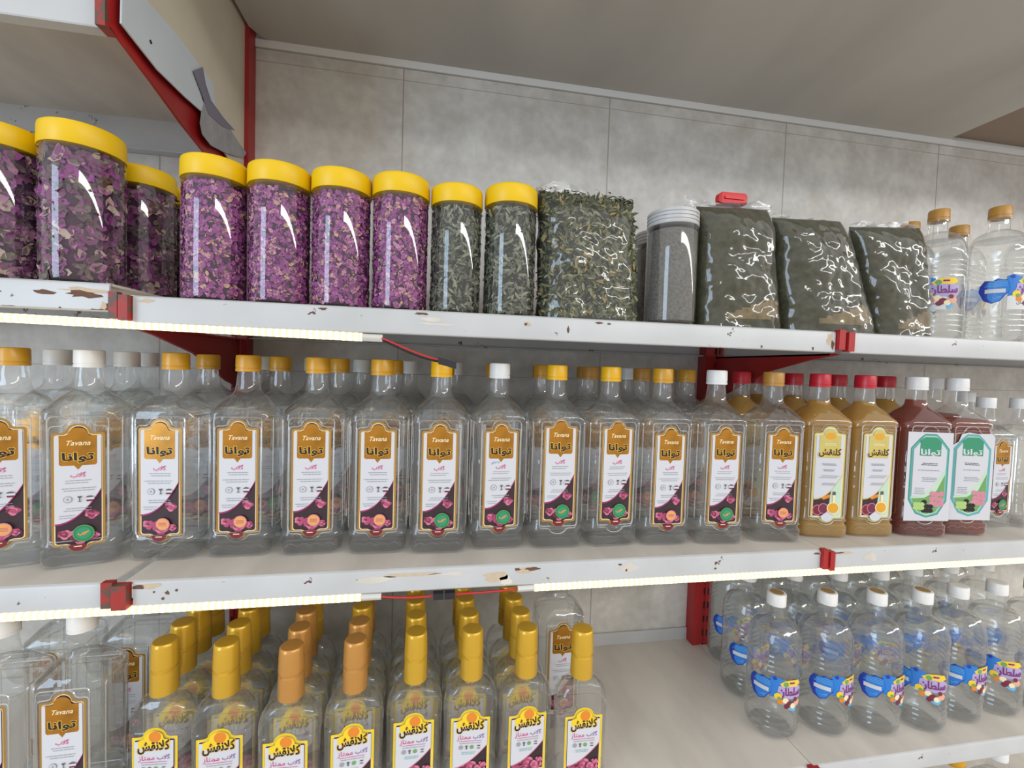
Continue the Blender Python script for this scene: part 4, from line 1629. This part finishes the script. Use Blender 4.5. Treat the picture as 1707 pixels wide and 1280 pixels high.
sq_bottle(1.508, .085, Z2, .05, 'white', 'sq_water', 'lab_plain', 'short clear bottle with white cap at the right edge of the middle shelf', gm, .875)
R2 = [(-.192, 'white'), (-.100, 'white'), (.014, 'gold'), (.121, 'gold'), (.213, 'gold'), (.300, 'gold'), (.387, 'gold'), (.474, 'gold'), (.561, 'gold'), (.652, 'ochre'), (.753, 'ochre'), (.845, 'gold'),
      (.962, 'red'), (1.079, 'red'), (1.181, 'red'), (1.299, 'red'), (1.419, 'white'), (1.508, 'white')]
for i, (x, c) in enumerate(R2):
    g = c == 'red'
    sc2 = 1.0 if i < 17 else .9
    sq_bottle(x, .1745, Z2, .02 * ((i * 7) % 5 - 2), c, 'sq_gold' if g else ('sq_amber' if i == 16 else 'sq_water'), 'lab_gold' if g else ('lab_grape' if i == 16 else ('lab_plain' if i % 3 else 'lab_seal')),
              f'{c}-capped {"yellow syrup" if g else "clear square"} bottle, {ORD[i]} in the middle shelf second row', gm if not g else 'yellow syrup bottles on the middle shelf', sc2,
              name='syrup_bottle' if g else 'square_bottle')
R3 = [(-.210, 'white'), (-.118, 'white'), (-.020, 'gold'), (.067, 'white'), (.152, 'white'), (.236, 'white'), (.322, 'white'), (.407, 'white'), (.492, 'gold'), (.577, 'ochre'), (.668, 'ochre'), (.760, 'white'),
      (.852, 'ochre'), (.967, 'red'), (1.060, 'red'), (1.155, 'red')]
for i, (x, c) in enumerate(R3):
    g = c == 'red'
    sq_bottle(x, .2550, Z2, .02 * ((i * 5) % 5 - 2), c, 'sq_gold' if g else 'sq_water', 'lab_gold' if g else 'lab_plain',
              f'{c}-capped {"yellow syrup" if g else "clear square"} bottle, {ORD[i]} in the middle shelf back row', gm if not g else 'yellow syrup bottles on the middle shelf',
              name='syrup_bottle' if g else 'square_bottle')

# ------------------------------------------------------------------ lower shelf
gl_ = 'square rosewater bottles on the lower shelf'
sq_bottle(-.192, .085, Z3, .05, 'white', 'sq_water', 'lab_plain', 'clear square bottle cut by the left edge on the lower shelf', gl_)
sq_bottle(-.101, .086, Z3, .03, 'white', 'sq_water', 'lab_plain', 'large clear square bottle beside the first gold-capped flask on the lower shelf', gl_)
sq_bottle(-.083, .178, Z3, .0, 'white', 'sq_water', 'lab_plain', 'square bottle behind, its gold label showing above the first flask', gl_)
sq_bottle(-.185, .178, Z3, .0, 'white', 'sq_water', 'lab_plain', 'square bottle behind the one cut by the left edge on the lower shelf', gl_)
sq_bottle(.602, .162, Z3, .0, 'white', 'sq_water', 'lab_plain', 'single clear square bottle standing behind the last gold-capped flask', gl_)
FX = [(.004, .080), (.089, .067), (.181, .047), (.2665, .052), (.352, .060), (.436, .056), (.520, .051), (.605, .037)]
FC = ['gold', 'gold', 'bronze', 'bronze', 'gold', 'gold', 'gold', 'gold']
gf = 'gold-capped flasks on the lower shelf'
for j in range(4):
    for i, (x, y) in enumerate(FX):
        if j and i == 7:
            continue
        xx = x + (0, -.002, -.005, -.007)[j] * (1 if i > 0 else 0)
        yy = y + .0455 * j
        row = ('the front row', 'the second row', 'the third row', 'the back row')[j]
        lbl = f'clear flask with tall {FC[i]} cap, {ORD[i]} along {row} of flasks'
        if i == 7:
            lbl = 'clear flask with tall gold cap at the end beside the empty shelf space'
        fl_bottle(xx, yy, Z3, .03 * ((i * 3 + j) % 5 - 2), FC[i] if (i + j) % 5 else 'gold', lbl, gf)
RX = [(.990, .090), (1.090, .083), (1.185, .072), (1.279, .066), (1.373, .074), (1.470, .076), (1.566, .076)]
RR_ = [-.37, -.06, -.10, -.72, -.22, -.80, -.3]
gr = 'round water bottles on the lower shelf'
for j in range(3):
    for i, (x, y) in enumerate(RX):
        row = ('front', 'second', 'back')[j]
        c = 'white' if not (i == 6 and j == 0) else 'gold'
        rd_bottle(x + (0, .014, .046)[j], y + (0, .092, .184)[j], Z3, RR_[(i + j * 2) % 7] if j else RR_[i], c,
                  f'round clear bottle with {c} cap, {ORD[i]} along the {row} row beside the empty shelf space', gr, top=(i < 4 and j == 0))
# bottles on the lowest shelf, only their caps and shoulders reach the picture
for i, (x, c) in enumerate(((1.17, 'white'), (1.28, 'red'), (1.385, 'gold'), (1.49, 'white'))):
    sq_bottle(x, .07, tz, 0, c, 'sq_water', None, f'dim bottle with {c} cap under the lower shelf, {ORD[i]} from the bracket tip', 'bottles under the grey lower shelf')
